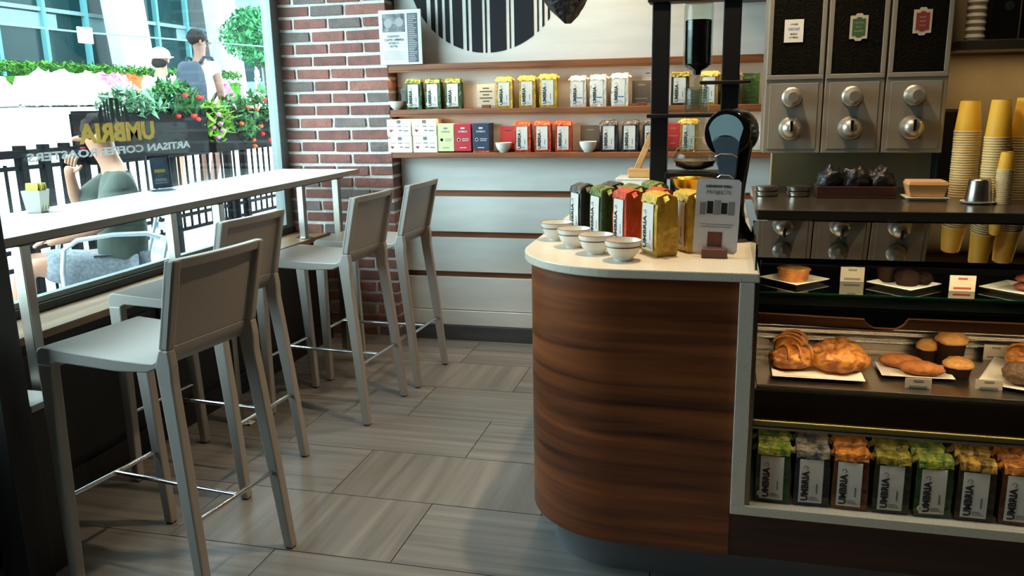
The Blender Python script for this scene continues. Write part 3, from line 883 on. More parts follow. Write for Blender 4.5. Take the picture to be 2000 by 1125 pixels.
# small cards on the shelves
def card(x, y, z, w_, h_, m, label, base=True, lines=3, ink='ink', rz=0, tilt=0):
    t = thing('price_card', label, 'sign', (x, y, z), rz)
    bz = .014 if base else 0
    if base:
        B(-.026, .026, -.012, .012, 0, .020).build('base_block', 'wood_block', t, bevel=.002)
    c = B(-w_ / 2, w_ / 2, -.0015, .0015, bz, bz + h_).build('card', m, t)
    mm = MB()
    for k in range(lines):
        zz = bz + h_ * (.82 - .6 * k / max(lines - 1, 1))
        mm.box(-w_ * (.18 + .16 * (k % 2)), w_ * (.18 + .16 * (k % 2)), -.0022, -.0016, zz - .004, zz + .002)
    mm.build('print', ink, c)
    return t
card(-1.368, 4.84, 1.4605, .112, .125, 'card_beige', 'beige card on a brown block beside the yellow bags', lines=5)
card(-.455, 4.84, 1.4605, .105, .125, 'card_dark', 'dark topped card on a brown block beside the white bags', lines=2, ink='ink_grey') if mat('card_dark', '4a4238', .6) else 0
card(-1.243, 4.87, 1.2045, .10, .135, 'card_red', 'red card behind a white bowl on the lowest shelf', lines=2, ink='ink') if mat('card_red', 'a3262a', .6) else 0
card(-.752, 4.87, 1.2045, .112, .135, 'card_dark', 'dark brown card behind a white bowl on the lowest shelf', lines=2, ink='ink_grey')
card(-.275, 4.87, 1.2045, .085, .14, 'card_red', 'red card behind the left post of the tower', lines=3, ink='ink_grey')
card(-.425, 4.90, 1.4605, .075, .22, 'paper', 'tall white card leaning on the wall beside the tower', base=False, lines=3, ink='ink_blue')
t = card(-1.915, 4.89, 1.4605, .085, .135, 'acrylic', 'grey acrylic card behind the bowl on the middle shelf', base=False, lines=2, ink='ink_grey')
card(.14, 4.86, 1.4605, .09, .165, 'foil_green', 'green packet at the right end of the middle shelf', base=False, lines=2, ink='ink')
gl_ = thing('drinking_glass', 'upturned drinking glass at the right end of the lowest shelf', 'glass', (.165, 4.83, 1.2045))
MB().lathe([(.036, 0), (.036, .003), (.026, .092), (.024, .094)], 24).build('glass_body', 'clear_glass', gl_, smooth=40)

# poster in the corner of the top shelf
ps = thing('poster', 'framed black and white poster leaning on the top shelf beside the brick pier', 'poster', (-1.862, 4.775, 1.7225))
B(-.135, .13, -.006, .006, 0, .31).build('frame', 'paper', ps, bevel=.002)
B(-.125, .12, -.0068, -.0061, .01, .30).build('sheet', 'paper_cool', ps) if mat('paper_cool', 'd5d6da', .5) else 0
ph = B(-.112, .030, -.0076, -.0069, .185, .288).build('photo_print', 'photo_grey', ps) if mat('photo_grey', '4a4a4e', .6, col2='9c9ca0', nscale=(25, 25, 25), detail=4) else 0
for cx, cz in ((-.075, .235), (-.005, .24)):
    mm = MB().lathe([(.026, 0), (.026, .0006), (.012, .0006)], 20); mm.v = [(a, -c, b) for a, b, c in mm.v]
    mm.build('printed_shape', 'paper_grey', ph, (cx, -.0077, cz))
sd = B(.044, .108, -.0076, -.0069, .012, .288).build('side_column', 'ink_grey2', ps) if mat('ink_grey2', '55555c', .6) else 0
mm = MB()
for k in range(26):
    mm.box(.049, .049 + rnd.uniform(.03, .055), -.0083, -.0077, .018 + .0103 * k, .0205 + .0103 * k)
mm.build('print_lines', 'paper_cool', sd)
for k, (s, z) in enumerate((('CONTEST!', .160), ('CAFFE UMBRIA', .141), ('VICEROY', .122), ('HOTEL', .104))):
    put('lettering', text_mesh(s, .0165 if k != 1 else .0185, 'ink', FACE, .0004), ps, (-.045 if k != 1 else -.041, -.0072, z))
mm = MB()
for k in range(6):
    mm.box(-.108, .026 - (.03 if k % 2 else 0), -.0076, -.0069, .030 + .009 * k, .0315 + .009 * k)
mm.build('fine_print', 'ink_grey', ps)

# black crumpled thing hanging over the back wall
hg = thing('hanging_cover', 'crumpled black plastic cover hanging before the striped emblem', 'cover', (-.80, 4.3, 1.875))
rings = []
rr = random.Random(5)
for j in range(9):
    k = j / 8; r_ = .014 + .20 * k ** .75
    rings.append([((r_ * (1 + .18 * noise.noise(Vector((math.cos(a) * 2, math.sin(a) * 2, k * 3)))) + rr.uniform(-.006, .006)) * math.cos(a) + .02 * (1 - k), r_ * .8 * math.sin(a) + rr.uniform(-.006, .006), .30 * k) for a in [2 * math.pi * i / 16 for i in range(16)]])
MB().loft(rings).build('cover', 'black_film', hg, smooth=30) if mat('black_film', '131214', .22, spec=.6, bump=.8, bscale=40) else 0
MB().tube([(0, 0, .29), (0, 0, 1.125)], .006, 8).build('cord', 'black_matte', hg)

# ================================================================== ON THE COUNTER
cg = 'coffee bags displayed on the counter'
TH = R(-58)
for kind, x, y, label, s in (
        ('black', -.470, 2.925, 'black coffee bag farthest left on the counter, behind the bowls', 1.04),
        ('green', -.382, 2.820, 'green coffee bag on the counter between the black and red ones', 1.05),
        ('red', -.290, 2.730, 'red coffee bag on the counter between the green and yellow ones', 1.06),
        ('yellow', -.182, 2.605, 'yellow coffee bag nearest on the counter, beside the bowls', 1.08),
        ('yellow', -.092, 2.690, 'second yellow coffee bag on the counter, half behind the sign card', 1.06),
        ('black', -.375, 3.030, 'black coffee bag in the second row on the counter', 1.02),
        ('green', -.290, 2.925, 'green coffee bag in the second row on the counter', 1.02),
        ('red', -.195, 2.825, 'red coffee bag in the second row on the counter', 1.02),
        ('green', -.235, 3.09, 'green coffee bag in the rear of the counter display', 1.0)):
    bag(kind, 'organic' if kind == 'green' else 'plain', (x, y, 1.0205), TH, label, cg, s)

sg = thing('sign_card', 'upright white product card on a wooden block on the counter', 'sign', (-.012, 2.575, 1.0205), R(-3))
B(-.038, .038, -.022, .022, 0, .028).build('base_block', 'wood_block', sg, bevel=.003)
cdp = MB().prism([(-.066, 0), (.058, 0), (.066, .008), (.066, .218), (.058, .226), (-.058, .226), (-.066, .218)], -.0015, .0015, 'y').build('card', 'acrylic_print', sg, (0, 0, .012), (R(-6), R(1.5), 0)) if mat('acrylic_print', 'c4c4ca', .25) else 0
put('lettering', text_mesh('DRINKING WELL', .010, 'ink', FACE, .0004), cdp, (0, -.0024, .204))
put('lettering', text_mesh('PROJECTS', .016, 'ink_grey', FACE, .0002), cdp, (0, -.0024, .186))
for k in range(5):
    B(-.052 + .021 * k, -.034 + .021 * k, -.0024, -.0018, .118 + .003 * (k % 2), .155 + .004 * (k % 3)).build('printed_bag', ('ink_grey', 'ink_dark', 'ink_grey', 'ink_dark', 'ink_grey')[k], cdp)
B(-.05, .05, -.0024, -.0018, .088, .090).box(-.045, .045, -.0024, -.0018, .080, .082).build('fine_print', 'ink_grey', cdp)
B(-.024, .02, -.0024, -.0018, .020, .066).build('printed_crest', 'wood_block', cdp)

# antique fan scale with brass pan
fs = thing('fan_scale', 'black antique fan scale with glass dial and brass pan on the counter', 'scale', (.035, 2.93, 1.0205), R(-22))
def ell(cx, z, a, b):
    return [(cx + a * math.cos(2 * math.pi * i / 24), b * math.sin(2 * math.pi * i / 24), z) for i in range(24)]
MB().loft([ell(.02, 0, .062, .07), ell(.02, .012, .064, .072), ell(.02, .030, .05, .06), ell(.015, .06, .036, .05), ell(.012, .10, .032, .045), ell(.010, .16, .034, .045), ell(.006, .22, .046, .046), ell(.0, .28, .060, .046), ell(-.004, .33, .072, .044)]).build('body', 'black_gloss', fs, smooth=40)
hd = []
for y_, k in ((-.052, .93), (-.046, .985), (-.03, 1.), (.03, 1.), (.046, .98), (.05, .93)):
    hd.append([(-.006 + .080 * k * math.cos(2 * math.pi * i / 32), y_, .362 + .080 * k * math.sin(2 * math.pi * i / 32)) for i in range(32)])
MB().loft(hd).build('head', 'black_gloss', fs, smooth=40)
fan = [(-.006 + .062 * math.cos(R(a)), .362 + .062 * math.sin(R(a))) for a in range(165, 14, -10)] + [(-.006 + .05 * math.cos(R(a)), .322 + .034 * math.sin(R(a))) for a in range(20, 161, 14)]
MB().prism(fan, -.0545, -.052, 'y').build('dial_glass', 'dial_blue', fs) if mat('dial_blue', '6f8d98', .15, spec=.7) else 0
MB().prism([(-.055, .335), (-.04, .30), (-.028, .24), (-.022, .16), (.030, .16), (.036, .24), (.04, .30), (.046, .335), (.02, .352), (-.03, .352)], -.0545, -.044, 'y').build('front_plate', 'scale_blue', fs, bevel=.003) if mat('scale_blue', '2c3b46', .25, spec=.6) else 0
for z, a in ((.285, .040), (.215, .030), (.170, .028)):
    MB().tube([(-a + .002, -.056, z), (-a * .5, -.058, z + .010), (a * .5, -.058, z + .010), (a, -.056, z)], .0025, 8).build('trim_band', 'chrome', fs, smooth=40)
MB().tube([(-.03, -.02, .125), (-.13, -.02, .135)], .010, 10).build('arm', 'black_gloss', fs, smooth=40)
pan = []
for k, (r_, z) in enumerate(((.012, .145), (.035, .150), (.058, .178), (.070, .205), (.0715, .206), (.066, .200), (.05, .176), (.025, .153), (.008, .150))):
    pan.append([(-.135 + r_ * 1.15 * math.cos(2 * math.pi * i / 28), -.02 + r_ * .85 * math.sin(2 * math.pi * i / 28), z) for i in range(28)])
MB().loft(pan).build('pan', 'brass', fs, smooth=50)

# cold drip coffee tower
tw = thing('cold_drip_tower', 'black cold drip coffee tower with glass coil and dark coffee chamber', 'coffee maker', (-.105, 3.38, 1.0205))
B(-.20, .20, -.09, .09, 0, .035).build('base', 'black_metal', tw, bevel=.004)
for x0 in (-.173, .092):
    B(x0, x0 + .066, -.033, .033, .035, .835).build('post', 'black_metal', tw, bevel=.004)
B(-.19, .185, -.05, .05, .835, .862).build('top_bar', 'black_metal', tw, bevel=.004)
B(-.185, .12, -.075, .06, .405, .420).build('lower_plate', 'black_metal', tw, bevel=.003)
B(.012, .20, -.07, .06, .528, .541).build('middle_plate', 'black_metal', tw, bevel=.003)
MB().lathe([(.052, .60), (.055, .606), (.055, .815), (.052, .83)], 32, (0, 0, 0)).build('glass_cylinder', 'clear_glass', tw, smooth=40)
MB().lathe([(.049, .606), (.050, .612), (.050, .765), (.047, .768)], 32).build('coffee_column', 'black_gloss', tw, smooth=40)
MB().lathe([(.014, .565), (.016, .58), (.040, .592), (.054, .606)], 28).build('funnel', 'black_gloss', tw, smooth=40)
MB().lathe([(.008, .52), (.012, .535), (.010, .565)], 16).build('drip_valve', 'clear_glass', tw, smooth=40)
coil = [(.036 * math.cos(a), .036 * math.sin(a), .435 + .0105 * a / 6.283 * 1.0) for a in [i * math.pi / 8 for i in range(16 * 7)]]
MB().tube(coil, .0045, 6).build('glass_coil', 'clear_glass', tw, smooth=True)
MB().lathe([(.045, .425), (.048, .43), (.048, .515), (.045, .52)], 28).build('coil_jacket', 'clear_glass', tw, smooth=40)
MB().lathe([(.030, .33), (.034, .335), (.036, .40), (.034, .404)], 28).build('filter_glass', 'clear_glass', tw, smooth=40)
MB().lathe([(.035, .20), (.075, .215), (.088, .25), (.070, .285), (.032, .305), (.026, .325)], 32).build('flask', 'clear_glass', tw, smooth=50)
MB().lathe([(.034, .203), (.073, .217), (.083, .238)], 32).build('flask_coffee', 'cola', tw, smooth=50) if mat('cola', '3a1d10', .1, spec=.6) else 0
B(-.11, .10, -.08, .08, .17, .195).build('flask_stand', 'black_metal', tw, bevel=.003)
B(-.09, -.07, -.06, .06, .035, .17).box(.06, .08, -.06, .06, .035, .17).build('stand_leg', 'black_metal', tw, bevel=.003)

# white riser boxes, wooden muddler stand
rz_ = thing('display_riser', 'white block at the far end of the counter under the wooden stand', 'riser', (-.37, 4.02, 1.0205))
B(-.11, .10, -.10, .10, 0, .108).build('block', 'bar_white', rz_, bevel=.004)
B(-.115, .105, -.105, .105, .1085, .114).build('top_plate', 'bar_white', rz_, bevel=.002)
ws = thing('wooden_stand', 'pale wooden block with a slanted stick on the white riser', 'stand', (-.37, 4.0, 1.135))
B(-.06, .06, -.05, .05, 0, .042).build('block', 'wood_light', ws, bevel=.005)
MB().loft([[(x - .02, y, z) for x, y, z in ((-.016, -.012, .04), (.016, -.012, .04), (.016, .012, .04), (-.016, .012, .04))], [(.05, -.012, .25), (.078, -.012, .25), (.078, .012, .25), (.05, .012, .25)]]).build('stick', 'wood_light', ws, bevel=.003)
r3 = thing('display_riser', 'white block on the counter behind the fan scale', 'riser', (.06, 4.05, 1.0205))
B(-.06, .05, -.08, .08, .03, .125).build('block', 'bar_white', r3, bevel=.004)
B(-.055, .045, -.075, .075, 0, .03).build('base', 'black_matte', r3)

# ================================================================== PASTRIES
def plate(x, y, z, s, label, rz=45, group='square white plates in the pastry case', sy=None):
    sy = sy or s
    t = thing('plate', label, 'plate', (x, y, z), R(rz), group)
    def q(a, b, zz): return [(-a, -b, zz), (a, -b, zz), (a, b, zz), (-a, b, zz)]
    MB().loft([q(s * .72, sy * .72, 0), q(s, sy, .010), q(s * 1.0, sy * 1.0, .012), q(s * .95, sy * .95, .012), q(s * .72, sy * .72, .004)]).build('dish', 'plate', t, bevel=.0015)
    return t
Z1, Z2 = .9595, .6745
plate(.222, 2.545, Z1, .071, 'square white plate under the round tart')
plate(.520, 2.525, Z1, .071, 'square white plate under the chocolate muffins')
plate(.812, 2.51, Z1, .071, 'square white plate with stacked red brown cakes, upper right')
t = thing('tart', 'round golden tart on a square plate on the glass shelf', 'tart', (.220, 2.545, Z1 + .0045))
MB().lathe([(.036 if 0 else .039, 0), (.041, .003), (.0455, .034), (.047, .036), (.044, .036), (.042, .033)], 36).build('crust', 'crust', t, smooth=40)
MB().blob((0, 0, .033), .0425, .0425, .006, .5, 3, 4, 24, 8).build('filling', 'crust_pale', t, smooth=True)
def muffin(x, y, z, r, h, mtop, mwrap, label, wrap=.6):
    t = thing('muffin', label, 'muffin', (x, y, z))
    MB().lathe([(r * .74, 0), (r * .76, .002), (r * .92, h * wrap)], 30).build('wrapper', mwrap, t, smooth=40)
    MB().blob((0, 0, h * wrap), r, r, h * (1 - wrap), .16, 4, h * 100 + x * 10, 24, 12, flat=-h * .06).build('top', mtop, t, smooth=True)
    return t
muffin(.480, 2.57, Z1 + .0045, .029, .055, 'chocolate', 'muffin_wrap', 'tall chocolate muffin at the back of the plate', .8)
muffin(.530, 2.53, Z1 + .0045, .037, .048, 'chocolate', 'muffin_wrap', 'large chocolate muffin at the front of the plate', .4)
muffin(.574, 2.55, Z1 + .0045, .030, .036, 'chocolate', 'muffin_wrap', 'small flat chocolate muffin at the right of the plate', .35)
for i in range(2):
    tag(MB().blob((0, 0, .011), .04, .032, .011, .2, 4, 9 + i, 20, 10, flat=-.010).build('cake_slice', 'cake_red', None, (.836 + .003 * i, 2.505, Z1 + .0045 + .022 * i), smooth=True), ('lower', 'upper')[i] + ' red brown cake stacked on the upper right plate', 'cake') if mat('cake_red', '6b3324', .6, col2='7c4530', nscale=(40, 40, 40), bump=.3) else 0
for x, y, label in ((.387, 2.565, 'beige price card between the tart and the chocolate muffins'), (.663, 2.485, 'beige price card right of the chocolate muffins')):
    card(x, y, Z1, .066, .045, 'card_beige', label, base=False, lines=2, ink='ink_grey' if x < .5 else 'ink_red')
# lower tray
plate(.30, 2.60, Z2, .13, 'wide white plate under the danishes and croissants', 0, sy=.135)
plate(.585, 2.60, Z2, .10, 'white plate under the oval scones', 0, sy=.065)
pl3 = plate(.905, 2.64, Z2, .105, 'long white plate at the right of the lower tray', -24, sy=.18)
def danish(x, y, z, rz, label, seed):
    t = thing('danish', label, 'pastry', (x, y, z), rz)
    rr = random.Random(seed); rings = []
    for j in range(15):
        k = j / 14; e = math.sin(math.pi * (.10 + .80 * k)) ** .55
        ring = []
        for i in range(28):
            q = 2 * math.pi * i / 28
            w_ = 1 + .07 * math.sin(3 * q + k * 9 + seed) + .05 * math.sin(7 * q - k * 14) + .14 * noise.noise(Vector((math.cos(q) * 1.6, math.sin(q) * 1.6, k * 4 + seed)))
            ring.append((-.066 + .132 * k, .047 * e * w_ * math.cos(q), max(.034 + .034 * e * w_ * math.sin(q), .001)))
        rings.append(ring)
    d_ = MB().loft(rings).build('dough', 'crust_gold', t, smooth=True)
    for xs in (-1, 1):
        sw = [(xs * (.060 + .004 * (1 - k)), .031 * k * math.cos(11 * k + seed), .034 + .024 * k * math.sin(11 * k + seed)) for k in [i / 30 for i in range(3, 31)]]
        MB().tube(sw, [.004 + .003 * i / 28 for i in range(28)], 8).build('swirl', 'crust', d_, smooth=True)
    for i in range(3):
        kk = -.035 + .035 * i
        MB().tube([(kk + .012 * math.sin(a_), .049 * math.cos(a_), .036 + .036 * math.sin(a_)) for a_ in [R(20 + 14 * n_) for n_ in range(11)]], .0045, 6).build('fold', 'crust', d_, smooth=True)
    return t
danish(.235, 2.70, Z2 + .006, R(70), 'round glazed danish at the back left of the lower tray', 1)
danish(.235, 2.565, Z2 + .006, R(15), 'glazed danish with a spiral end at the front left', 2)
def croissant(x, y, z, rz, label, seed, s=1.):
    t = thing('croissant', label, 'croissant', (x, y, z), rz)
    rings = []
    for j in range(43):
        k = j / 42; a = R(-82 + 164 * k)
        u = abs(2 * k - 1)
        st = (k * 5.0) % 1.0                                   # overlapping layers of dough
        r_ = (.031 * (1 - u ** 1.5) + .007) * (.86 + .20 * (1 - abs(2 * st - 1) ** 3) * (1 - .3 * u))
        cx, cy = .082 * math.sin(a), .05 - .062 * math.cos(a)
        nx, ny = math.sin(a), -math.cos(a)
        rings.append([(s * (cx + nx * r_ * math.cos(q)), s * (cy + ny * r_ * math.cos(q)), s * (.028 + r_ * .95 * math.sin(q) - .012 * u)) for q in [2 * math.pi * i / 16 for i in range(16)]])
    zmin = min(p[2] for r_ in rings for p in r_)
    rings = [[(p[0], p[1], p[2] - zmin) for p in r_] for r_ in rings]
    MB().loft(rings).build('dough', 'crust_gold', t, smooth=True)
    return t
croissant(.385, 2.69, Z2 + .006, R(160), 'golden croissant at the back of the wide plate', 1, .95)
croissant(.375, 2.56, Z2 + .006, R(10), 'golden croissant at the front of the wide plate with pointed tips', 2, 1.05)
def scone(x, y, z, rx, ry, rz_, rot, label, m='cookie', seed=0):
    o = MB().blob((0, 0, rz_), rx, ry, rz_, .14, 3.5, seed, 24, 12, flat=-rz_ * .95).build('scone', m, None, (x, y, z), (0, 0, rot), smooth=True)
    return tag(o, label, 'scone')
scone(.555, 2.64, Z2 + .006, .062, .034, .021, R(-8), 'oval brown scone at the back of its plate', seed=3)
scone(.600, 2.575, Z2 + .006, .062, .034, .021, R(-14), 'oval brown scone at the front of its plate', seed=5)
muffin(.715, 2.73, Z2, .046, .105, 'crust_pale', 'muffin_wrap', 'tall muffin in a dark wrapper at the back of the lower tray', .72)
muffin(.705, 2.60, Z2, .042, .060, 'crust_pale', 'muffin_wrap', 'short cracked muffin at the front of the lower tray', .6)
muffin(.655, 2.755, Z2, .035, .07, 'crust_pale', 'muffin_wrap', 'small muffin peeping behind the tall one', .6)
danish(.925, 2.72, Z2 + .006, R(40), 'golden roll on the long plate at the far right', 4)
scone(.855, 2.545, Z2 + .006, .05, .046, .032, R(20), 'dark seeded bun at the front of the long plate', 'grain_bread', 8)
for x, y, label in ((.262, 2.775, 'pale price card behind the danishes'), (.375, 2.775, 'pale price card behind the croissants'), (.57, 2.465, 'pale price card before the oval scones'), (.76, 2.49, 'pale price card before the cracked muffin'), (.86, 2.79, 'pale price card at the back right of the tray')):
    card(x, y, Z2, .07, .05 if y > 2.7 else .03, 'card_beige', label, base=False, lines=2, ink='ink_grey')

# bags in the open niche
ng = 'coffee bags in the niche under the pastry case'
for i, (kind, st, x, name) in enumerate((('green', 'organic', .183, 'green coffee bag at the left end'), ('navy', 'plain', .290, 'navy coffee bag second from the left'), ('orange', 'plain', .398, 'orange brown coffee bag third from the left'), ('olive', 'plain', .508, 'olive coffee bag in the middle'),
                             ('green', 'organic', .618, 'green coffee bag between olive and gold ones'), ('bronze', 'plain', .728, 'gold coffee bag with lit top second from the right edge'), ('orange', 'plain', .840, 'orange brown coffee bag at the right edge of the picture'), ('navy', 'plain', .95, 'navy coffee bag beyond the right edge'))):
    bag(kind, st, (x, 2.42, .3135), R((-3, 2, -2, 1, 3, -1, -2, 0)[i]), 'front row of the niche: ' + name, ng, 1.0)
for i, (kind, x, name) in enumerate((('green', .185, 'green bag behind the green one at the left'), ('navy', .296, 'navy bag behind the navy one'), ('orange', .402, 'orange brown bag behind the third one'), ('olive', .515, 'olive bag behind the middle one'), ('green', .612, 'green bag behind the second green one'), ('bronze', .735, 'gold bag behind the lit topped one'), ('orange', .845, 'orange brown bag behind the one at the right edge'))):
    bag(kind, 'organic' if kind == 'green' else 'plain', (x, 2.512, .3135), R((2, -3, 1, 4, 6, -2, 1)[i]), 'second row of the niche: ' + name, ng, 1.0)

# ================================================================== ON THE WINDOW BAR, ON THE FLOOR
pk = thing('sugar_holder', 'grey cup of yellow packets at the near end of the window bar', 'holder', (-2.54, 2.625, 1.1155), R(15))
MB().loft([[(a * .028 , b * .028, 0) for a, b in ((-1, -1), (1, -1), (1, 1), (-1, 1))], [(a * .036, b * .036, .085) for a, b in ((-1, -1), (1, -1), (1, 1), (-1, 1))], [(a * .033, b * .033, .085) for a, b in ((-1, -1), (1, -1), (1, 1), (-1, 1))], [(a * .026, b * .026, .004) for a, b in ((-1, -1), (1, -1), (1, 1), (-1, 1))]]).build('cup', 'steel', pk, bevel=.002)
for i in range(6):
    B(-.025, .025, -.002, .002, .01, .112).build('packet', 'packet_yellow' if i % 2 else 'packet_green', pk, ((i % 2 - .5) * .012, -.024 + .0095 * i, 0), (R(-8 + 3 * i), 0, R(-6 + 4 * i))) if 'packet_yellow' in MATS or (mat('packet_yellow', 'd8cf4a', .5), mat('packet_green', 'c9c23e', .5)) else 0
for s in (-1, 1):
    put('lettering', text_mesh('E', .016, 'ink', Matrix.Rotation(R(90), 4, 'Z') @ FACE), pk, (.031, s * .014, .098))
th = thing('table_card', 'blue menu card in a clear holder on the window bar', 'sign', (-2.565, 3.40, 1.1155), R(62))
B(-.055, .055, -.03, .03, 0, .004).build('foot', 'acrylic', th)
B(-.055, .055, -.003, .003, .004, .165).build('holder', 'acrylic', th, (0, 0, 0), (R(-4), 0, 0))
cdm = B(-.042, .042, -.0045, -.0034, .012, .155).build('card', 'card_blue', th, (0, 0, 0), (R(-4), 0, 0)) if mat('card_blue', '3c5566', .5, col2='2a3c4a', nscale=(20, 20, 20)) else 0
B(-.026, .026, -.0055, -.0046, .085, .10).build('cup_print', 'brass_print', cdm) if mat('brass_print', 'a58a3c', .5) else 0
B(-.03, .03, -.0055, -.0046, .045, .048).box(-.03, .03, -.0055, -.0046, .035, .038).box(-.025, .025, -.0055, -.0046, .052, .056).build('fine_print', 'paper_grey', cdm)
sp_ = MB().grid(lambda u, v: (.07 * (u - .5), .05 * (v - .5), .004 + .014 * abs(noise.noise(Vector((u * 3, v * 3, 2))))), 8, 6)
tag(sp_.build('paper_scrap', 'paper', None, (-2.18, 3.33, .001)), 'crumpled white paper scrap on the floor under the second stool', 'litter')
# ================================================================== LETTERING ON THE WINDOW (reads from outside)
dc = thing('window_lettering', 'gold and white shop lettering with round emblem on the window glass, seen reversed', 'sign', (-2.676, 3.29, 1.39))
OUT = Matrix(((0, 0, -1, 0), (-1, 0, 0, 0), (0, 1, 0, 0), (0, 0, 0, 1)))
mat('decal_gold', 'e0b850', .5); mat('decal_white', 'd5dadb', .5); mat('decal_dark', '24282c', .5)
def fit(s, m, width, height, off=.0):
    me = text_mesh(s, .1, m, None, off).copy()
    xs = [v.co.x for v in me.vertices]; ys = [v.co.y for v in me.vertices]
    me.transform(Matrix.Translation((-(min(xs) + max(xs)) / 2, -(min(ys) + max(ys)) / 2, 0)))
    me.transform(Matrix.Diagonal((width / (max(xs) - min(xs)), height / (max(ys) - min(ys)), 1, 1)))
    me.transform(OUT)
    return me
put('gold_lettering', fit('UMBRIA', 'decal_gold', .50, .088, .004), dc, (0, 0, .003))
put('white_lettering', fit('ARTISAN COFFEE ROASTERS', 'decal_white', 1.06, .036, .003), dc, (0, -.01, -.078))
for a, b in ((-.10, -.07), (-.06, -.05), (-.04, -.03), (-.02, .005), (.015, .04), (.05, .06), (.07, .10)):
    lo_ = [(a + (b - a) * i / 4, math.sqrt(.105 ** 2 - (a + (b - a) * i / 4) ** 2)) for i in range(5)]
    MB().prism([(a, 0)] + lo_ + [(b, 0)], -.0003, .0003, 'x').build('emblem_stripe', 'decal_dark', dc, (0, -.02, .052))

# ================================================================== OUTSIDE
mat('pavement', 'cfcfcb', .85, col2='bdbdb8', nscale=(2, 2, 2), bump=.1)
mat('patio_stone', 'c4c6c6', .8, col2='b4b6b6', nscale=(3, 3, 3), bump=.1)
mat('leaf', '3a6e36', .6, spec=.15, col2='1f4a24', nscale=(6, 6, 6)); mat('leaf_pale', '6a9070', .6, spec=.15, col2='42704c', nscale=(6, 6, 6)); mat('leaf_lime', '6f9c2c', .6, spec=.15, col2='4c7a22', nscale=(6, 6, 6))
mat('hedge_leaf', '447c22', .7, spec=.1, col2='2a581a', nscale=(5, 5, 5)); mat('tree_leaf', '48945c', .6, spec=.15, col2='1f6a3c', nscale=(3, 3, 3))
mat('petal_red', 'a82a22', .7, spec=.1); mat('petal_orange', 'b0481f', .7, spec=.1); mat('petal_pink', 'a8648c', .7, spec=.1); mat('petal_white', 'f0eef0', .5); mat('petal_crimson', '8a1a36', .7, spec=.1); mat('petal_yellow', 'b8901f', .7, spec=.1)
mat('bark', '54453a', .9, bump=.5); mat('soil', '3a2c22', .95, bump=.5)
mat('facade_glass', '122a2c', .15, spec=.1); mat('facade_brown', '2e2420', .6, spec=.1); mat('mullion', '4f8488', .6, spec=.1); mat('column_white', 'aab6bf', .8, spec=.1); mat('facade_grey', '62797c', .7, spec=.1)
mat('skin_tan', '97664c', .55, bump=.05); mat('skin_light', 'a4745a', .55, bump=.05); mat('skin_brown', '63402f', .55, bump=.05)
mat('hair_dark', '1c1716', .7, spec=.08, bump=.8, bscale=80); mat('shirt_olive', '3d463e', .9, bump=.1, bscale=40); mat('shirt_white', 'e4e6e6', .8, bump=.08)
mat('shorts_grey', '868c92', .9, col2='6a7078', nscale=(60, 60, 60)); mat('shorts_dark', '24272d', .9, spec=.1); mat('shoe_white', 'd8d8d4', .6); mat('pack_grey', '38414b', .8, spec=.15, col2='2a333d', nscale=(6, 6, 6)); mat('pack_blue', '88a6ae', .8, col2='6c929c', nscale=(6, 6, 6))
mat('shirt_blue', '3d568c', .8); mat('shirt_pink', 'd8a6a2', .8)

def ribbon(prof, y0, y1, ny=1):
    m = MB()
    for a, b in zip(prof[:-1], prof[1:]):
        m.add([(a[0], y0, a[1]), (b[0], y0, b[1]), (b[0], y1, b[1]), (a[0], y1, a[1]), (a[0], y0, a[1] - .3), (b[0], y0, b[1] - .3), (b[0], y1, b[1] - .3), (a[0], y1, a[1] - .3)],
              [(0, 1, 2, 3), (7, 6, 5, 4), (0, 4, 5, 1), (2, 6, 7, 3), (1, 5, 6, 2), (3, 7, 4, 0)])
    return m
struct(ribbon([(-2.785, .13), (-4.72, .15)], -6, 30).build('ground_patio', 'patio_stone'), 'pale stone patio outside the window')
struct(ribbon([(-4.72, .15), (-5.05, .45), (-5.6, .56), (-10.6, 1.52), (-60, 3.4)], -20, 90).build('ground_street', 'pavement'), 'bright rising pavement beyond the fence')

# ---- iron fence
fe = thing('iron_fence', 'black iron fence along the patio', 'fence', (-4.5, 5.8, .15))
bm_ = B(-.008, .008, -.008, .008, .30, 1.0).mesh('baluster', 'iron_black')
pm_ = B(-.030, .030, -.030, .030, 0, 1.12).mesh('post', 'iron_black')
ps_ = [-2.2, -1.75, -1.23, -1.03, -.84, -.67, .32, 1.15, 1.42, 2.3, 3.2, 4.1]
for y in ps_:
    put('post', pm_, fe, (0, y, 0), bevel=.004)
y = -2.1
while y < 4.1:
    if not any(abs(y - q) < .05 for q in ps_) and not (-1.3 < y < -.62):
        put('baluster', bm_, fe, (0, y, 0))
    y += .105
for z in (.30, .42, .96):
    B(-.014, .014, -2.25, 4.15, z, z + .028).build('rail', 'iron_black', fe, bevel=.003)
B(-.04, .04, -2.25, 4.15, 1.04, 1.09).build('top_rail', 'iron_black', fe, bevel=.003)

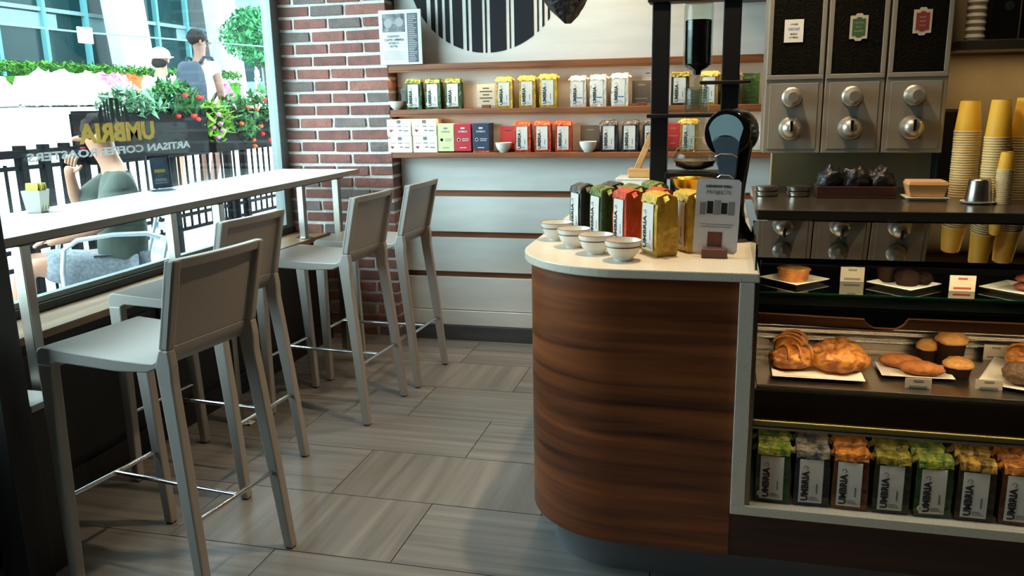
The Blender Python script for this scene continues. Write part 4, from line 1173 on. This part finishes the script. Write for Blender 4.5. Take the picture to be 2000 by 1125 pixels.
# ---- planter boxes hung on the fence, with plants
def leaves(c, rad, n, size, seed, droop=.3, m=None):
    rr = random.Random(seed); m = m or MB()
    for i in range(n):
        d = Vector((rr.gauss(0, 1), rr.gauss(0, 1), rr.gauss(0, 1))).normalized() * rr.uniform(.35, 1) ** .6
        p_ = Vector((c[0] + d.x * rad[0], c[1] + d.y * rad[1], c[2] + d.z * rad[2]))
        ax = Vector((rr.uniform(-1, 1), rr.uniform(-1, 1), rr.uniform(-.6, .5) - droop)).normalized()
        sd = ax.cross(Vector((rr.uniform(-.5, .5), rr.uniform(-.5, .5), 1))).normalized()
        nn = ax.cross(sd)
        s_ = size * rr.uniform(.6, 1.25)
        m.add([p_ - ax * s_, p_ + sd * s_ * .36 + nn * s_ * .1, p_ + ax * s_, p_ - sd * s_ * .36 + nn * s_ * .1], [(0, 1, 2, 3)])
    return m
def blooms(t, c, rad, n, size, m, seed):
    rr = random.Random(seed)
    for i in range(n):
        d = Vector((rr.uniform(.2, 1), rr.uniform(-1, 1), rr.uniform(-1, .8)))
        o = MB().blob((0, 0, 0), size, size, size * .8, .4, 4, i, 10, 6)
        o.build('bloom', m, t, (c[0] + d.x * rad[0], c[1] + d.y * rad[1], c[2] + d.z * rad[2]), smooth=True)
for i, (y0, y1) in enumerate(((5.13, 6.45), (6.55, 7.95))):
    t = thing('planter_box', ['black planter box hung on the fence behind the seated man', 'black planter box hung on the fence near the brick pier'][i], 'planter', (-4.46, (y0 + y1) / 2, 1.10))
    hw = (y1 - y0) / 2
    B(-.12, .12, -hw, hw, 0, .02).box(-.12, -.10, -hw, hw, .02, .366).box(.10, .12, -hw, hw, .02, .366).box(-.10, .10, -hw, -hw + .02, .02, .366).box(-.10, .10, hw - .02, hw, .02, .366).build('box', 'iron_black', t, bevel=.004)
    B(-.10, .10, -hw + .02, hw - .02, .02, .335).build('soil', 'soil', t)
    for s in (-1, 1):
        B(-.13, .13, s * (hw - .06) - .03, s * (hw - .06) + .03, .33, .385).build('bracket', 'iron_black', t, bevel=.004)
PL = (('pale green trailing plant at the left end of the fence planter', 5.62, 1.53, (.16, .34, .12), 'leaf_pale', None),
      ('bushy green plant behind the white capped pedestrian in the planter', 6.12, 1.56, (.18, .30, .16), 'leaf', 'petal_red'),
      ('lime green plant below the backpacker in the planter', 6.62, 1.36, (.20, .22, .20), 'leaf_lime', 'petal_pink'),
      ('dark green trailing plant beside the backpacker in the planter', 7.05, 1.38, (.2, .24, .24), 'leaf', 'petal_orange'),
      ('leafy plant with red blooms near the window jamb', 7.52, 1.44, (.22, .28, .26), 'leaf', 'petal_red'),
      ('pale leafy plant at the right end of the fence planter', 7.86, 1.30, (.22, .2, .34), 'leaf_pale', 'petal_orange'))
for i, (label, y, z, rad, m, fl) in enumerate(PL):
    t = thing('planter_plant', label, 'plant', (-4.42, y, 1.44), 0, 'plants in the fence planters')
    leaves((0, 0, z - 1.44), rad, 420, .055, 20 + i).build('foliage', m, t, fix=False)
    MB().tube([(0, 0, -.02), (.01, .02, .08), (.03, .05, .16)], .008, 6).build('stem', 'bark', t)
    if fl:
        blooms(t, (.06, 0, z - 1.46), (rad[0] * .9, rad[1] * .9, rad[2]), 7, .022, fl, 40 + i)

# ---- patio furniture
def patio_chair(loc, rz, label):
    t = thing('patio_chair', label, 'chair', loc, rz)
    for s in (-1, 1):
        x = s * .27
        arm = [(x, -.27, 0), (x, -.27, .50), (x, -.25, .62), (x, -.18, .665), (x, 0, .68), (x, .17, .67), (x, .24, .64)]
        MB().tube(arm, .0135, 10).build('arm_tube', 'aluminium', t, smooth=40)
        bk = [(s * .25, .30, 0), (s * .25, .25, .25), (s * .25, .22, .42), (s * .24, .29, .66), (s * .23, .36, .90)]
        MB().tube(bk, .0135, 10).build('back_tube', 'aluminium', t, smooth=40)
        MB().tube([(x, -.26, .37), (s * .25, .22, .36)], .012, 8).build('seat_tube', 'aluminium', t, smooth=40)
    for k in range(7):
        y = -.22 + .07 * k
        B(-.25, .25, y - .026, y + .026, .378, .386).build('seat_slat', 'aluminium', t, bevel=.002)
    for k in range(6):
        z = .50 + .073 * k; y = .235 + (z - .42) * .28
        rings = []
        for i in range(9):
            u = -1 + 2 * i / 8; yy = y + .035 * (1 - u * u)
            rings.append([(u * .235, yy - .004, z - .021), (u * .235, yy + .004, z - .021), (u * .235, yy + .012, z + .021), (u * .235, yy + .004, z + .021)])
        MB().loft(rings).build('back_slat', 'aluminium', t)
    MB().tube([(-.27, -.265, .16), (.27, -.265, .16)], .010, 8).build('cross_tube', 'aluminium', t)
    return t
patio_chair((-3.455, 4.06, .135), R(-45), 'aluminium slatted patio chair the man in olive sits on')
def patio_table(loc, label, r=.33, top='steel'):
    t = thing('patio_table', label, 'table', loc)
    MB().lathe([(r, .70), (r + .004, .705), (r + .004, .722), (r, .727)], 36).build('table_top', top, t, smooth=40)
    MB().lathe([(.025, .03), (.025, .70)], 16).build('column', 'iron_black', t, smooth=40)
    B(-.22, .22, -.22, .22, 0, .012).build('base_plate', 'steel', t, bevel=.003)
    MB().lathe([(.045, .012), (.04, .03), (.026, .04)], 16).build('collar', 'iron_black', t, smooth=40)
    return t
patio_table((-4.10, 3.80, .135), 'round patio table beyond the seated man, dark column on a square plate')
patio_table((-4.05, 6.35, .14), 'round grey patio table below the fence planter', .36, 'facade_grey')

# ---- people
def skin(name, pts, edges, m, parent, sub=2):
    """pts: list of (x,y,z,rx,ry); grows one smooth surface over the edges"""
    me = bpy.data.meshes.new(name)
    me.from_pydata([p_[:3] for p_ in pts], edges, [])
    me.materials.append(MATS[m])
    o = bpy.data.objects.new(name, me); COL.objects.link(o); o.parent = parent
    md = o.modifiers.new('skin', 'SKIN'); md.use_smooth_shade = True; md.branch_smoothing = .4
    if not me.skin_vertices:
        me.attributes  # layer is created together with the modifier
    sv = me.skin_vertices[0].data
    seen = set(); adj = {}
    for a, b in edges:
        adj.setdefault(a, []).append(b); adj.setdefault(b, []).append(a)
    for i, p_ in enumerate(pts):
        sv[i].radius = (p_[3], p_[4] if len(p_) > 4 else p_[3])
        if i not in seen:
            sv[i].use_root = True
            st = [i]
            while st:
                q = st.pop()
                if q in seen: continue
                seen.add(q); st += adj.get(q, [])
    ss = o.modifiers.new('sub', 'SUBSURF'); ss.levels = sub; ss.render_levels = sub
    return o
class Sk:
    def __init__(s): s.p = []; s.e = []
    def chain(s, pts, start=None):
        prev = start
        for q in pts:
            s.p.append(q); i = len(s.p) - 1
            if prev is not None: s.e.append((prev, i))
            prev = i
        return prev
def hand(sk, wr, d, side, s=1.):
    """palm end plus five bent fingers; wr wrist, d direction, side thumb side vector"""
    d = Vector(d).normalized(); sd = Vector(side).normalized(); w3 = Vector(wr); nn = d.cross(sd)
    for k, (o_, ln) in enumerate(((-.026, .062), (-.009, .075), (.009, .080), (.026, .072))):
        b0 = w3 + d * .055 * s + sd * o_ * s
        pts = [b0, b0 + d * ln * .5 * s + nn * .006 * s, b0 + d * ln * .85 * s + nn * .022 * s]
        sk.chain([(p_.x, p_.y, p_.z, .0095 * s - .001 * j) for j, p_ in enumerate(pts)])
    b0 = w3 + d * .02 * s + sd * .02 * s
    pts = [b0, b0 + d * .03 * s + sd * .032 * s, b0 + d * .058 * s + sd * .040 * s + nn * .012 * s]
    sk.chain([(p_.x, p_.y, p_.z, .011 * s - .001 * j) for j, p_ in enumerate(pts)])
def figure(t, J, skm, shirt, legs, shoe, hair, sleeve=.55, legfrac=1.0, hands=True, cap=None, wide=1.0):
    """J: joint positions; one continuous body, clothing and hair as children"""
    b = Sk(); V = lambda k: Vector(J[k])
    def q(k, r, ry=None): v = V(k); return (v.x, v.y, v.z, r, ry or r)
    root = b.chain([q('pelvis', .13, .10)])
    ch = b.chain([q('waist', .125, .10), q('chest', .150, .11)], root)
    nk = b.chain([q('neck', .056), q('jaw', .062, .07)], ch)
    b.chain([q('head', .080, .092), q('crown', .060, .066)], nk)
    fwd = (V('nose') - V('head')).normalized()
    for s in 'LR':
        e = b.chain([q('sh' + s, .056), q('el' + s, .042), q('wr' + s, .029), ], ch)
        d = (V('hd' + s) - V('wr' + s)).normalized(); pe = V('wr' + s) + d * .05
        b.chain([(pe.x, pe.y, pe.z, .040, .020)], e)
        if hands:
            sdv = d.cross(Vector((.3, .3, 1))); hand(b, V('wr' + s), d, sdv if s == 'L' else -sdv)
        k = b.chain([q('hip' + s, .090), q('kn' + s, .060), q('an' + s, .038)], root)
        b.chain([q('to' + s, .036, .026)], k)
    n_ = V('nose')
    b.chain([tuple(V('head') + fwd * .06) + (.022,), tuple(n_) + (.012,)])
    skin('body', b.p, b.e, skm, t)
    # face: eyes, mouth, ears
    upv = Vector((0, 0, 1)); sx = fwd.cross(upv).normalized()
    for s in (-1, 1):
        MB().blob(V('head') + fwd * .082 + sx * .032 * s + upv * .012, .012, .012, .009, 0, 1, 0, 10, 6).build('eye', 'hair_dark', t, smooth=True)
        MB().blob(V('head') + sx * .084 * s - upv * .005, .014, .016, .030, .1, 2, 0, 10, 8).build('ear', skm, t, smooth=True)
    MB().blob(V('head') + fwd * .078 - upv * .055, .022, .018, .007, 0, 1, 0, 10, 6).build('mouth', 'petal_crimson', t, smooth=True)
    # hair cap over crown and nape
    h = MB().blob(V('head') - fwd * .022 + upv * .042, .098, .105, .092, .12, 5, 2, 20, 12)
    if cap:
        h = MB().blob(V('head') - fwd * .03 - upv * .035, .078, .08, .055, .12, 5, 2, 20, 12)
    h.build('hair', hair, t, smooth=True)
    if cap:
        c_ = MB().blob(V('head') + upv * .035, .108, .112, .10, .04, 3, 2, 20, 12, flat=-.02)
        c_.build('cap', cap, t, smooth=True)
        bp_ = V('head') + fwd * .13 + upv * .045
        MB().blob(bp_, .085, .07, .010, 0, 1, 0, 16, 6).build('cap_brim', cap, t, smooth=True)
    # shirt
    sk = Sk()
    pz = V('pelvis') - upv * .06
    r0 = sk.chain([(pz.x, pz.y, pz.z, .172 * wide, .150 * wide)])
    c0 = sk.chain([q('waist', .165 * wide, .140 * wide), q('chest', .182 * wide, .145 * wide)], r0)
    nb = V('chest').lerp(V('neck'), .72); sk.chain([(nb.x, nb.y, nb.z, .085)], c0)
    for s in 'LR':
        a, e_ = V('sh' + s), V('el' + s); m_ = a.lerp(e_, sleeve)
        sk.chain([(a.x, a.y, a.z, .080), (m_.x, m_.y, m_.z, .072)], c0)
    skin('shirt', sk.p, sk.e, shirt, t)
    sk = Sk(); pv = V('pelvis') - Vector((0, 0, .02))
    r0 = sk.chain([(pv.x, pv.y, pv.z, .148, .12)])
    for s in 'LR':
        a, e_ = V('hip' + s), V('kn' + s); m_ = a.lerp(e_, .86)
        sk.chain([(a.x, a.y, a.z, .106), (m_.x, m_.y, m_.z, .088)], r0)
    skin('shorts', sk.p, sk.e, legs, t)
    for s in 'LR':
        sk = Sk(); a, b2 = V('an' + s), V('to' + s)
        sk.chain([(a.x, a.y, a.z - .03, .048), ((a.x + b2.x) / 2, (a.y + b2.y) / 2, b2.z + .004, .046, .036), (b2.x, b2.y, b2.z, .042, .032)])
        skin('shoe', sk.p, sk.e, shoe, t)

# seated man, facing left along the window, hand raised to the mouth
sm = thing('person', 'seated man in olive t-shirt and grey shorts outside the window, hand raised to mouth', 'person', (-3.455, 4.045, .135), R(-33))
o_ = Vector((-3.42, 4.0, .135))
JS = dict(pelvis=(-3.385, 4.05, .60), waist=(-3.375, 4.085, .80), chest=(-3.37, 4.09, 1.03), neck=(-3.38, 4.07, 1.19), jaw=(-3.395, 4.03, 1.27), head=(-3.405, 4.01, 1.345), crown=(-3.405, 4.02, 1.415), nose=(-3.445, 3.885, 1.335),
          shL=(-3.215, 4.06, 1.115), elL=(-3.20, 3.90, .865), wrL=(-3.31, 3.70, .80), hdL=(-3.36, 3.62, .79), shR=(-3.545, 4.11, 1.115), elR=(-3.66, 3.93, .93), wrR=(-3.55, 3.88, 1.14), hdR=(-3.50, 3.88, 1.22),
          hipL=(-3.295, 4.03, .575), knL=(-3.405, 3.56, .66), anL=(-3.40, 3.52, .23), toL=(-3.43, 3.37, .175), hipR=(-3.475, 4.05, .575), knR=(-3.59, 3.60, .66), anR=(-3.61, 3.50, .23), toR=(-3.64, 3.35, .175))
figure(sm, {k: Vector(v) - o_ for k, v in JS.items()}, 'skin_light', 'shirt_olive', 'shorts_grey', 'shoe_white', 'hair_dark', .95, wide=1.14)

def stand(label, loc, rz, h, skm, shirt, legs, hair, look=0., cap=None, arm=0., hands=True):
    t = thing('person', label, 'person', loc, rz); k = h / 1.76
    J_ = dict(pelvis=(0, 0, .95), waist=(0, .0, 1.10), chest=(0, .01, 1.30), neck=(0, .005, 1.485), jaw=(0, .03, 1.57), head=(0, .03, 1.645), crown=(0, .02, 1.715),
              shL=(-.175, 0, 1.40), elL=(-.235, -.05, 1.13), wrL=(-.22, .06, .90), hdL=(-.21, .09, .82), shR=(.175, 0, 1.40), elR=(.245, -.06, 1.13), wrR=(.19, .08, .93), hdR=(.15, .13, .87),
              hipL=(-.09, 0, .88), knL=(-.10, .10, .49), anL=(-.10, .02, .10), toL=(-.11, .16, .045), hipR=(.09, 0, .88), knR=(.10, .02, .49), anR=(.10, -.16, .11), toR=(.11, -.03, .045))
    J_['nose'] = (math.sin(look) * .13, .03 + math.cos(look) * .13, 1.635)
    figure(t, {a: Vector(b) * k for a, b in J_.items()}, skm, shirt, legs, 'shoe_white', hair, .5, hands=hands, cap=cap)
    return t, k
m1, k1 = stand('pedestrian with short dark hair and white t-shirt seen from behind beyond the planters', (-5.42, 8.02, .525), R(4), 1.76, 'skin_brown', 'shirt_white', 'shorts_dark', 'hair_dark', R(52))
m2, k2 = stand('pedestrian in a white cap and white shirt left of the dark haired one', (-5.78, 7.86, .585), R(30), 1.50, 'skin_light', 'shirt_white', 'shorts_grey', 'hair_dark', R(20), cap='petal_white')
for (mm_, kk, m, lab, off) in ((m1, k1, 'pack_grey', 'dark grey backpack on the dark haired pedestrian', 0), (m2, k2, 'pack_blue', 'pale blue backpack on the pedestrian in the white cap', 0)):
    Rz = Matrix.Rotation(mm_.rotation_euler.z, 4, 'Z')
    pos = mm_.location + Rz @ Vector((0, -.20 * kk, .98 * kk))
    t = thing('backpack', lab, 'backpack', pos, mm_.rotation_euler.z)
    rings = []
    for z, a, b in ((0, .12, .06), (.02, .145, .085), (.18, .15, .095), (.34, .14, .08), (.43, .11, .06), (.455, .07, .04)):
        rings.append([(a * kk * (abs(math.cos(q)) ** .6) * (1 if math.cos(q) > 0 else -1), b * kk * (abs(math.sin(q)) ** .6) * (1 if math.sin(q) > 0 else -1), z * kk) for q in [2 * math.pi * i / 24 for i in range(24)]])
    MB().loft(rings).build('sack', m, t, smooth=50)
    B(-.11 * kk, .11 * kk, -.125 * kk, -.09 * kk, .04 * kk, .20 * kk).build('pocket', m, t, bevel=.02)
    for s in (-1, 1):
        MB().tube([(s * .07 * kk, .06 * kk, .42 * kk), (s * .10 * kk, .13 * kk, .50 * kk), (s * .12 * kk, .24 * kk, .50 * kk), (s * .13 * kk, .345 * kk, .36 * kk), (s * .155 * kk, .30 * kk, .18 * kk), (s * .16 * kk, .10 * kk, .05 * kk)], .016 * kk, 6).build('strap', 'shorts_dark', t, smooth=True)
stand('far pedestrian in a blue top beyond the big column', (-25.2, 44.3, 2.07), R(160), 1.7, 'skin_tan', 'shirt_blue', 'shorts_dark', 'hair_dark', hands=False)
stand('far pedestrian in pale clothes left of the blue one', (-26.0, 43.9, 2.10), R(100), 1.7, 'skin_tan', 'shirt_pink', 'shorts_grey', 'hair_dark', hands=False)
stand('far pedestrian in a white top right of the blue one', (-24.4, 44.9, 2.04), R(200), 1.75, 'skin_tan', 'shirt_white', 'shorts_dark', 'hair_dark', hands=False)

# ---- building across the square
bl = thing('glass_building', 'glass building with big white slanted columns across the square', 'building', (-13.6, 16, 1.6))
B(-6, -.05, -10, 5.0, 0, 9).build('core', 'facade_brown', bl)
B(-.05, .05, -10, 5.0, 0, .35).build('plinth', 'facade_grey', bl)
pane = B(-.02, .02, 0, 1.18, .35, 1.85).mesh('pane', 'facade_glass')
pane2 = B(-.02, .02, 0, 1.18, 1.93, 4.2).mesh('pane', 'facade_glass')
for i in range(11):
    y = -8.4 + 1.2 * i
    put('pane', pane, bl, (0, y, 0)); put('pane', pane2, bl, (0, y, 0))
    B(.0, .14, y - .04, y + .04, .35, 6).build('mullion', 'mullion', bl)
B(0, .10, -10, 5.0, 1.85, 1.93).build('transom', 'facade_grey', bl)
for y, z, w_ in ((-5.2, 1.45, 1.0), (-2.6, 1.5, 1.8), (.0, 1.55, 1.0), (3.2, 1.55, 1.2)):
    B(.03, .05, y, y + w_, z, z + .32).build('sign_band', 'facade_grey', bl)
for y0 in (-.15, 3.6):
    MB().loft([[(.55, y0 + .30, .2), (.95, y0 + .30, .2), (.95, y0 + 1.25, .2), (.55, y0 + 1.25, .2)], [(.55, y0 - .35, 6), (.95, y0 - .35, 6), (.95, y0 + .60, 6), (.55, y0 + .60, 6)]]).build('column', 'column_white', bl, bevel=.03)
b2 = thing('dark_building', 'dark low building far behind the tree', 'building', (-34, 60, 2.0))
B(-6, 8, -5, 5, 0, 7).build('walls', 'facade_grey', b2)
B(-6.2, 8.2, -5.2, 5.2, 7, 7.6).build('roof', 'facade_brown', b2)
for k in range(5):
    B(-5.2 + 2.6 * k, -3.4 + 2.6 * k, -5.06, -5.0, 1.2, 5.8).build('window', 'facade_glass', b2)

# ---- hedge, flower bed, tree, wire
he = thing('hedge', 'low clipped green hedge before the glass building', 'hedge', (-12.1, 14.6, 1.55))
B(-.35, .22, -6, 4.6, 0, .52).build('core', 'hedge_leaf', he)
m_ = MB(); rr = random.Random(3)
for i in range(5200):
    c = (rr.uniform(-.38, .36), rr.uniform(-6, 4.6), .70 + rr.uniform(-.45, .08) if rr.random() < .5 else .66 + rr.uniform(-.03, .12))
    leaves(c, (.03, .03, .03), 1, .075, i, 0, m_)
fo = m_.build('foliage', 'hedge_leaf', he, fix=False); fo['kind'] = 'stuff'
FB = (('mound of white flowers at the far left beyond the street', 10.4, 1.1, 'petal_white', -11.2), ('mound of white flowers at the left of the flower bed', 12.3, .95, 'petal_white', -11.2), ('mound of white flowers in the flower bed left of the pink one', 13.0, .6, 'petal_white', -11.2), ('mound of pink flowers in the flower bed', 13.75, .55, 'petal_pink', -11.2), ('mound of orange flowers in the flower bed', 14.45, .6, 'petal_orange', -11.3),
      ('mound of white flowers right of the orange one', 15.4, .7, 'petal_white', -11.2), ('mound of yellow flowers near the white column', 16.6, .4, 'petal_yellow', -11.3), ('mound of pale pink flowers beyond the yellow one', 17.1, .3, 'petal_pink', -11.2), ('small crimson flower patch nearest on the bright pavement', 14.3, .38, 'petal_crimson', -9.6))
for i, (lab, y, r_, m, x) in enumerate(FB):
    zg = 1.62 if x < -10.6 else 1.33
    t = thing('flower_mound', lab, 'flowers', (x, y, zg), 0, 'flower mounds in the bed')
    MB().blob((0, 0, .0), .4 if x < -10 else .2, r_, .50 if x < -10 else .12, .35, 4, i, 24, 12, flat=-.05).build('greenery', m, t, smooth=True)
    fl = leaves((0, 0, .02), (.44 if x < -10 else .22, r_ * 1.03, .54 if x < -10 else .15), 420, .06, 70 + i, -.3).build('petals', m, t, fix=False)
    fl['kind'] = 'stuff'
tr_ = thing('tree', 'bright green tree beside the far white column', 'tree', (-9.4, 16.2, 1.2))
MB().tube([(0, 0, 0), (.03, .02, .6), (-.02, .05, 1.3), (.02, .0, 2.1)], [.07, .06, .05, .03], 10).build('trunk', 'bark', tr_, smooth=True)
for k, (a, b, c) in enumerate(((.5, .3, 1.5), (-.5, -.2, 1.6), (.2, -.5, 1.4), (-.3, .5, 1.7))):
    MB().tube([(0, .02, .95 + .1 * k), (a * .5, b * .5, 1.45), (a, b, c + .25)], [.035, .025, .012], 8).build('branch', 'bark', tr_, smooth=True)
fo = leaves((0, 0, 1.72), (.85, .85, .62), 2600, .085, 11, .3).build('foliage', 'tree_leaf', tr_, fix=False)
wi = thing('overhead_wire', 'overhead street wire with a white square sign hanging on it', 'wire', (-8, 9, 2.46))
MB().tube([(0, -5, .02), (0, -1, .0), (0, .4, -.005), (0, 3, .04), (0, 9, .12)], .012, 6).build('wire', 'facade_grey', wi)
B(-.012, .012, .30, .56, -.14, .06).build('sign_plate', 'column_white', wi, bevel=.008)
for y in (-5.0, 9.0):
    MB().tube([(0, y, -1.45), (0, y, .15)], .05, 10).build('pole', 'facade_grey', wi)
